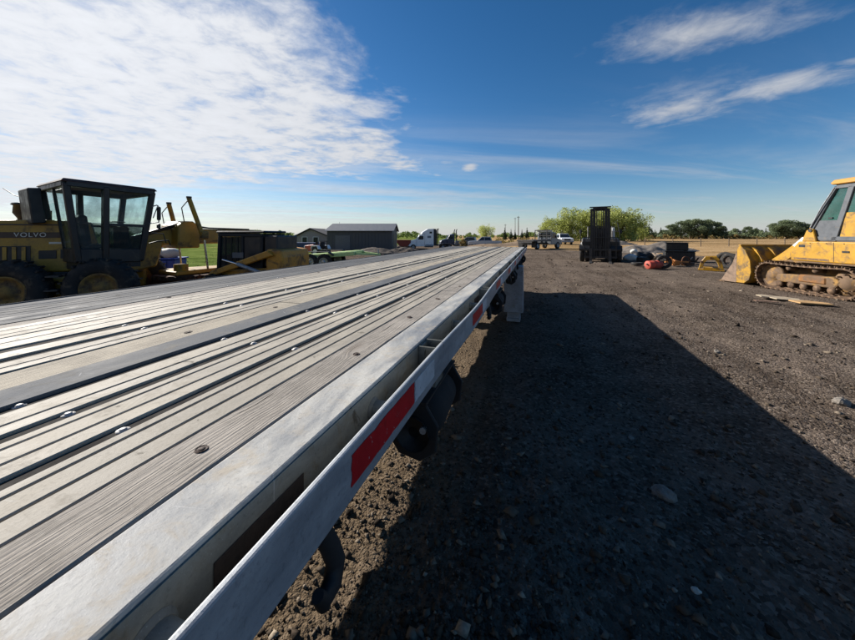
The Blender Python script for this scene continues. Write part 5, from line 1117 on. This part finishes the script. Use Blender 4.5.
# ------------------------------------------------------------------ left yard clutter
def green_trailer():
    Y = 17.5; x = at(300, Y); o = thing('utility_trailer', 'pale green low flat trailer with black tandem tyres, right of the skid steer', 'trailer', (x, Y, T(x, Y)), R(-4)); Lg = 3.2
    M_LG = mat('pale_green_paint', lin('#b4cc88'), .55, 0, .15, 5, .1, dirt=lin('#77805a'), dirt_amt=.2)
    MB().prism([(-.6, .42), (Lg, .72), (Lg, .92), (-.6, .60)], -.95, .95, 'y').build('deck', M_LG, o, bevel=.02)
    for k in range(8): MB().prism([(-.5 + .45 * k, .612 + .038 * k), (-.12 + .45 * k, .645 + .038 * k), (-.12 + .45 * k, .665 + .038 * k), (-.5 + .45 * k, .632 + .038 * k)], -.85, .85, 'y').build('deck_board', mat('green_board', lin('#a4bb7a'), .7), o)
    for xx in (1.0, 1.72):
        for y in (-1.05, 1.05): wheel(o, (y, -xx, .40), .40, .22, 1 if y > 0 else -1, RIMS, Matrix.Rotation(R(90), 4, 'Z'), n=20)
    for y in (-1.05, 1.05): MB().prism([(.5, .72), (.75, .88), (1.95, .88), (2.2, .72), (2.2, .76), (1.97, .92), (.73, .92), (.5, .76)], y - .14, y + .14, 'y').build('mudguard', M_BLACK, o)
    MB().bar((Lg, -.7, .80), (Lg + 1.1, 0, .72), .08, .1).build('tongue', M_LG, o); MB().bar((Lg, .7, .80), (Lg + 1.1, 0, .72), .08, .1).build('tongue', M_LG, o); MB().cyl((Lg + 1.0, 0, .2), (Lg + 1.0, 0, 1.0), .035).build('jack', M_GALV, o)
green_trailer()
def blue_tote():
    Y = 11.6; x = at(163, Y); o = thing('blue_bin', 'bright blue plastic bin heaped with white sacks behind the grader', 'bin', (x, Y, T(x, Y)), R(12)); MBL = mat('blue_plastic', lin('#1f3f9a'), .5, 0, .15, 5)
    b = MB(); b.prism([(-.5, .12), (.5, .12), (.56, .95), (-.56, .95)], -.45, .45, 'y'); b.build('tub', MBL, o, bevel=.04)
    for k in (-.3, 0, .3): MB().box(k - .03, k + .03, -.49, -.451, .15, .9).build('rib', MBL, o)
    MB().box(-.60, .60, -.50, .50, .951, .99).build('rim', MBL, o, bevel=.015)
    for k in (-.4, .4): MB().box(k - .06, k + .06, -.45, .45, 0, .119).build('foot', MBL, o)
    for i, (a, b_, c) in enumerate(((-.25, 0, .22), (.18, .1, .19))):
        s_ = MB().blob((0, 0, 0), (.30, .30, c), 12, 8, .1, i + 3).build('sack', mat('white_sack', lin('#b9b7b0'), .8, 0, .1, 8)); s_.location = (x + a, Y + b_, T(x, Y) + 1.0 + c * .7)
        tag(s_, ['larger white sack on the left of the blue bin', 'smaller white sack on the right of the blue bin'][i], 'sack', 'white sacks on the blue bin')
blue_tote()
def blue_trailer():
    Y = 46; x = at(293, Y); o = thing('covered_trailer', 'low blue box trailer parked in front of the pale house', 'trailer', (x, Y, T(x, Y))); w = at(318, Y) - x; m = mat('blue_sheet', lin('#23365e'), .6, 0, .2, 4)
    MB().prism([(0, .7), (w, .7), (w, 1.25), (w - .2, 1.35), (.2, 1.35), (0, 1.25)], -1, 1, 'y').build('box', m, o, bevel=.04)
    for k in range(5): MB().box(.3 + k * w / 5, .38 + k * w / 5, -1.04, -1.001, .72, 1.25).build('stake', m, o)
    for xx in (w * .45, w * .7):
        for y in (-1, 1): wheel(o, (y * .95, -xx, .38), .38, .22, y, RIMS, Matrix.Rotation(R(90), 4, 'Z'), n=16)
    MB().bar((w, 0, .75), (w + 1.0, 0, .6), .1, .1).build('tongue', M_STEEL, o)
blue_trailer()
def small_tractor():
    Y = 26; x = at(318, Y); o = thing('garden_tractor', 'small red and white tractor between the house and the green trailer', 'tractor', (x, Y, T(x, Y)), R(60)); mr = mat('faded_red', lin('#a8452f'), .6, 0, .2, 5)
    MB().prism([(.1, .5), (1.2, .5), (1.2, .95), (.2, 1.05)], -.28, .28, 'x').build('hood', mr, o, bevel=.04); MB().box(-.3, .3, 1.2, 1.26, .5, .95).build('grille', M_WPT, o)
    MB().box(-.3, .3, -.6, .1, .4, .6).build('chassis', M_BLACK, o); MB().box(-.22, .22, -.5, -.1, .75, .85).build('seat', M_SEAT, o, bevel=.03); MB().cb((0, -.5, 1.05), (.42, .1, .4)).build('seat_back', M_SEAT, o, bevel=.03)
    for sx in (-1, 1): wheel(o, (sx * .5, -.35, .45), .45, .26, sx, M_WPT, n=18); wheel(o, (sx * .42, .95, .27), .27, .16, sx, M_WPT, n=16); MB().prism([(-.75, .7), (-.6, .98), (0, .98), (.12, .7), (.08, .7), (-.02, .92), (-.58, .92), (-.7, .7)], sx * .5 - .14, sx * .5 + .14, 'x').build('fender', M_WPT, o)
    MB().cb((0, .15, 1.12), (.3, .03, .3), (.5, 0, 0)).build('steering_wheel', M_BLACK, o)
    rb = MB(); rb.tube([(-.35, -.6, .6), (-.35, -.62, 1.3), (.35, -.62, 1.3), (.35, -.6, .6)], .035, 8); rb.build('roll_bar', M_BLACK, o)
small_tractor()
def grain_wagon():
    Y = 52; x = at(398, Y); o = thing('hopper_wagon', 'rusty red hopper wagon beside the nose of the white semi', 'wagon', (x, Y, T(x, Y))); m = mat('rust_red', lin('#6b2f25'), .8, 0, .25, 4)
    MB().prism([(-.1, 1.75), (2.0, 1.75), (2.0, 1.35), (1.5, .8), (.4, .8), (-.1, 1.35)], -.9, .9, 'y').build('hopper', m, o, bevel=.02); MB().box(-.2, 2.1, -1.0, 1.0, 1.751, 1.80).build('rim', m, o)
    for xx in (.2, 1.7):
        for y in (-1, 1): wheel(o, (y * .85, -xx, .4), .40, .22, y, RIMS, Matrix.Rotation(R(90), 4, 'Z'), n=16)
        MB().cyl((xx, -.75, .4), (xx, .75, .4), .05).build('axle', M_STEEL, o)
    MB().box(0, 1.9, -.5, .5, .62, .75).build('frame', M_STEEL, o)
grain_wagon()
def mound(px, Y, rx, ry, h, label, m, seed, name='dirt_mound'):
    x = at(px, Y); n = 40; vs = []; fs = []
    g = np.linspace(-1, 1, n); X, YY = np.meshgrid(g, g); r = np.hypot(X, YY); zz_ = np.maximum(0, 1 - r ** 1.6) * (.55 + .9 * vnoise(X * 2.5 + seed, YY * 2.5, seed)) + .16 * (vnoise(X * 9, YY * 9, seed + 1) - .5) * (r < .95) + .08 * (vnoise(X * 22, YY * 22, seed + 2) - .5) * (r < .95)
    z0 = T(x, Y); b = MB(); b.add([(float(a * rx), float(c * ry), float(d * h) - .06) for a, c, d in zip(X.ravel(), YY.ravel(), zz_.ravel())], [(i * n + j, i * n + j + 1, (i + 1) * n + j + 1, (i + 1) * n + j) for i in range(n - 1) for j in range(n - 1)], True)
    o = b.build(name, m); o.location = (x, Y, z0); tag(o, label, 'dirt mound', 'heaps of dirt and gravel'); return o
M_DK = mat('dark_soil', lin('#4a4038'), .95, 0, .35, 3, .6, .05); M_GV = mat('grey_gravel_heap', lin('#6a625a'), .95, 0, .3, 4, .6, .05); M_TS = mat('tan_soil', lin('#7d6850'), .95, 0, .3, 3, .5, .05)
mound(372, 34, 3.4, 2.0, .75, 'long low dark dirt heap in front of the dark shed', M_DK, 2)
mound(403, 40, 3.0, 1.8, .80, 'dark dirt heap in front of the white semi nose', M_DK, 5)
mound(640, 34, 3.0, 2.2, .75, 'grey gravel heap just right of the forklift', M_GV, 7)
mound(664, 37, 3.8, 2.4, .8, 'wide grey gravel heap behind the stacked black boxes', M_GV, 9)
mound(610, 60, 5, 3, .7, 'low grey gravel bank behind the forklift wheels', M_GV, 21)
mound(505, 56, 7, 3, .55, 'low tan dirt bank beyond the far end of the deck', M_TS, 11)
mound(531, 66, 6, 3, .9, 'tan dirt bank behind the flatbed truck', M_TS, 13)
# ------------------------------------------------------------------ right yard clutter
def P(px, py): Y = H * F / (py - HOR); return at(px, Y), Y
M_BP = mat('black_plastic', lin('#131416'), .55, 0, .3, 6, .2, dirt=lin('#34302a'), dirt_amt=.2)
def black_crate(px, Y, z, w, d, h, label, rz):
    x = at(px, Y); o = thing('black_crate', label, 'crate', (x, Y, T(x, Y) + z), rz, 'stacked black crates')
    MB().box(-w / 2, w / 2, -d / 2, d / 2, 0.03, h - .05).build('body', M_BP, o, bevel=.04)
    MB().box(-w / 2 - .03, w / 2 + .03, -d / 2 - .03, d / 2 + .03, h - .049, h).build('lid', M_BP, o, bevel=.015)
    for k in range(5): a = -w / 2 + w * (k + .5) / 5; MB().box(a - .03, a + .03, -d / 2 - .035, -d / 2 - .001, .06, h - .08).build('rib', M_BP, o)
    MB().box(-w / 2 + .05, -w / 2 + .2, -d / 2, d / 2, 0, .029).build('skid', M_BP, o); MB().box(w / 2 - .2, w / 2 - .05, -d / 2, d / 2, 0, .029).build('skid', M_BP, o)
black_crate(678.5, 22, 0, 1.60, 1.0, .72, 'wide lower black crate under the smaller one', R(-28)); black_crate(676.5, 22.05, .722, 1.2, .85, .55, 'smaller black crate on top of the wide one', R(-34))
x, Y = P(654, 268.5)
def red_tank():
    o = thing('red_drum', 'faded red drum lying on its side beside a loose tyre', 'drum', (x, Y, T(x, Y)), R(14), scale=.84); m = mat('faded_red_paint', lin('#b24434'), .65, 0, .2, 6, .1, dirt=lin('#7d5044'), dirt_amt=.42)
    MB().lathe([(-.50, .001), (-.50, .22), (-.47, .26), (-.15, .26), (-.14, .272), (-.11, .272), (-.10, .26), (.2, .26), (.21, .272), (.24, .272), (.25, .26), (.47, .245), (.50, .22), (.50, .001)], (0, 0, .26), 'x', 24).build('shell', m, o)
    MB().cyl((.50, 0, .26), (.62, 0, .26), .09, n=12).build('spout', M_RUST, o); MB().cyl((-.58, 0, .30), (-.5, 0, .30), .05, n=10).build('bung', M_STEEL, o)
    for yy in (-.22, .22): MB().box(-.4, .4, yy - .03, yy + .03, -.01, .06).build('skid', M_RUST, o)
red_tank()
def loose_tyre(px, py, r, label, tilt, rz, zc=None):
    x, Y = P(px, py); o = thing('loose_tyre', label, 'tyre', (x, Y, T(x, Y)), rz, 'loose tyres among the scrap'); X = Matrix.Translation((0, 0, zc if zc is not None else r * math.cos(tilt) + .1 * math.sin(tilt))) @ Matrix.Rotation(tilt, 4, 'Y'); w = r * .45
    b = MB(X); h = w / 2; b.lathe([(-h * .7, r * .55), (-h, r * .62), (-h, r * .86), (-h * .75, r * .97), (h * .75, r * .97), (h, r * .86), (h, r * .62), (h * .7, r * .55), (h * .55, r * .62), (h * .6, r * .88), (-h * .6, r * .88), (-h * .55, r * .62), (-h * .7, r * .55)], (0, 0, 0), 'x', 26); b.build('carcass', M_RUBBER, o)
    MB(X).lathe([(-h * .7, r * .56), (-h * .5, r * .53), (h * .5, r * .53), (h * .7, r * .56)], (0, 0, 0), 'x', 26).build('bead', M_RUST, o)
loose_tyre(664, 268.5, .36, 'upright worn tyre leaning right behind the red drum', R(10), R(70)); loose_tyre(637, 266, .30, 'dark tyre lying flat left of the red drum', R(90), 0, .12)
loose_tyre(730, 269, .42, 'big upright black tyre beside the loader bucket', R(6), R(20)); loose_tyre(725.5, 268, .44, 'grey dusty upright tyre between the yellow frame and the black tyre', R(-5), R(24))
def bags():
    for i, (px, py, s, m, lb) in enumerate([(631, 258, .42, 'w', 'white tarp bundle nearest the forklift'), (634, 255.5, .30, 'w', 'small white bundle on top of the tarp heap'), (645, 258, .55, 'k', 'black tarp heap between the white bundles'), (656, 257, .42, 'p', 'dirty pale bundle left of the black crates'), (640, 256.5, .48, 'k', 'black crumpled tarp just right of the white bundle')]):
        x, Y = P(px, py + 2); b = MB(); b.blob((0, 0, 0), (s, s * .8, s * .62), 16, 11, .13, 30 + i); o = b.build('tarp_bundle', {'w': mat('white_tarp', lin('#c9c7c0'), .7, 0, .1, 6), 'k': M_BP, 'p': mat('dirty_tarp', lin('#a4917c'), .8, 0, .25, 6)}[m]); o.location = (x, Y, T(x, Y) + s * .42 + (.35 if i == 1 else 0)); tag(o, lb, 'tarp', 'tarp bundles beside the forklift')
bags()
def yellow_frame():
    x, Y = P(711, 270); o = thing('yellow_coupler', 'yellow ring shaped steel attachment lying on the gravel by the tyres', 'attachment', (x, Y, T(x, Y)), R(-40)); m = M_CATY
    out = [(-.48, .06), (-.40, .40), (-.22, .68), (.22, .72), (.40, .45), (.48, .06)]; inn = [(-.30, .16), (-.26, .38), (-.14, .52), (.14, .54), (.24, .40), (.30, .16)]
    for yy in (-.30, .22): MB().prism(out + inn[::-1], yy, yy + .08, 'y').build('side_plate', m, o, bevel=.01)
    MB().box(-.5, .5, -.34, .34, 0, .055).build('base_bar', m, o, bevel=.01)
    MB().box(-.31, .31, -.30, .30, .057, .155).build('lower_tube', m, o, bevel=.02)
    for a, z in ((-.35, .42), (.33, .5), (0, .63)): MB().cyl((a, -.36, z), (a, .36, z), .05, n=12).build('pin', M_RUST, o)
yellow_frame()
def scrap():
    x, Y = P(676, 266); o = thing('orange_implement', 'orange and rusty scrap implement in front of the black crates', 'scrap', (x, Y, T(x, Y)), R(8)); m = mat('orange_paint', lin('#b8702a'), .6, 0, .2, 6, dirt=lin('#6b4a30'), dirt_amt=.35)
    MB().bar((-.7, 0, .25), (.9, .1, .22), .06, .08).build('beam', m, o); MB().bar((.2, -.3, .1), (.2, .4, .35), .06, .06).build('cross_bar', m, o); MB().bar((-.35, -.25, .05), (-.15, .2, .5), .07, .05).build('arm', m, o)
    MB().lathe([(-.03, .22), (.03, .22), (.03, .28), (-.03, .28), (-.03, .22)], (.75, .1, .28), 'y', 22).build('hoop', M_RUST, o); MB().box(-.2, .15, -.12, .12, .05, .32).build('gearbox', m, o, bevel=.03)
    MB().bar((.9, .1, .22), (1.7, .6, .45), .04, .04).build('draw_rod', M_STEEL, o)
    x, Y = P(652, 259); o = thing('steel_beam', 'long dark steel beam lying on the ground right of the forklift', 'beam', (x, Y, T(x, Y)), R(2)); MB().prism([(-.08, 0), (.08, 0), (.08, .02), (.015, .02), (.015, .14), (.08, .14), (.08, .16), (-.08, .16), (-.08, .14), (-.015, .14), (-.015, .02), (-.08, .02)], -2.2, 2.4, 'x').build('profile', M_STEEL, o)
    MB().box(2.4, 2.42, -.09, .09, 0, .17).build('end_plate', M_STEEL, o)
scrap()
def scrap_bits():
    rn = random.Random(5); k = 0
    for px, py, nm, lb in ((648, 264.5, 'bent_rod', 'thin bent rod lying left of the red drum'), (668, 262.5, 'angle_iron', 'rusty angle iron in front of the lower crate'), (688, 265, 'steel_pipe', 'short rusty pipe right of the orange implement'), (697, 262, 'steel_plate', 'small rusty plate between the crates and yellow attachment'), (643, 262, 'scrap_block', 'dark block of scrap behind the flat tyre')):
        x, Y = P(px, py); z = T(x, Y); b = MB(); a = rn.uniform(-.6, .6)
        if nm == 'bent_rod': b.tube([(-.9, 0, .04), (-.2, .1, .08), (.3, -.1, .25), (.9, .1, .05)], .025, 6)
        elif nm == 'angle_iron': b.prism([(0, 0), (.09, 0), (.09, .01), (.01, .01), (.01, .09), (0, .09)], -.7, .7, 'x')
        elif nm == 'steel_pipe': b.lathe([(-.5, .06), (-.5, .075), (.5, .075), (.5, .06), (-.5, .06)], (0, 0, .08), 'x', 14)
        elif nm == 'steel_plate': b.cb((0, 0, .16), (.5, .04, .34), (.5, 0, .2))
        else: b.prism([(-.3, 0), (.25, 0), (.3, .22), (.1, .34), (-.25, .3)], -.25, .25, 'y')
        o = b.build(nm, M_RUST if nm != 'scrap_block' else M_BLACK, bevel=.004); o.location = (x, Y, z); o.rotation_euler = (0, 0, a); tag(o, lb, 'scrap', 'loose scrap beside the crates')
scrap_bits()
# broken boards on the gravel
M_PLY = wood_material('old_plywood', lin('#8c8070'), lin('#b5a891'), lin('#c9bda6')); M_PLY2 = mat('tan_board', lin('#b08d60'), .85, 0, .2, 6, .2)
def board(px, py, poly, label, m, rz, th=.018, tilt=(0, 0)):
    x, Y = P(px, py); o = MB().prism(poly, 0, th, 'z').build('broken_board', m); o.location = (x, Y, float(surf(x, Y)) + .035); o.rotation_euler = (tilt[0], tilt[1], rz); tag(o, label, 'board', 'broken boards on the gravel'); return o
board(786, 300.5, [(-.30, .50), (-.36, .30), (-.22, .22), (-.24, .02), (-.02, -.12), (.02, -.34), (.26, -.46), (.34, -.30), (.30, -.08), (.40, .02), (.26, .26), (.02, .36), (-.08, .55)], 'large pale splintered plywood board lying near the loader track', M_PLY, R(4), .022, (.05, .02))
board(808, 304.5, [(-.34, .12), (-.30, -.14), (.34, -.24), (.40, -.05), (.1, .12)], 'tan board end lying against the large splintered board', M_PLY2, R(-6), .03, (.05, .03))
board(766, 303, [(-.20, -.06), (.22, -.05), (.15, .07), (-.22, .06)], 'small brown board scrap left of the large splintered board', mat('brown_board', lin('#7d6251'), .9, 0, .3, 8, .2), R(-30), .015)
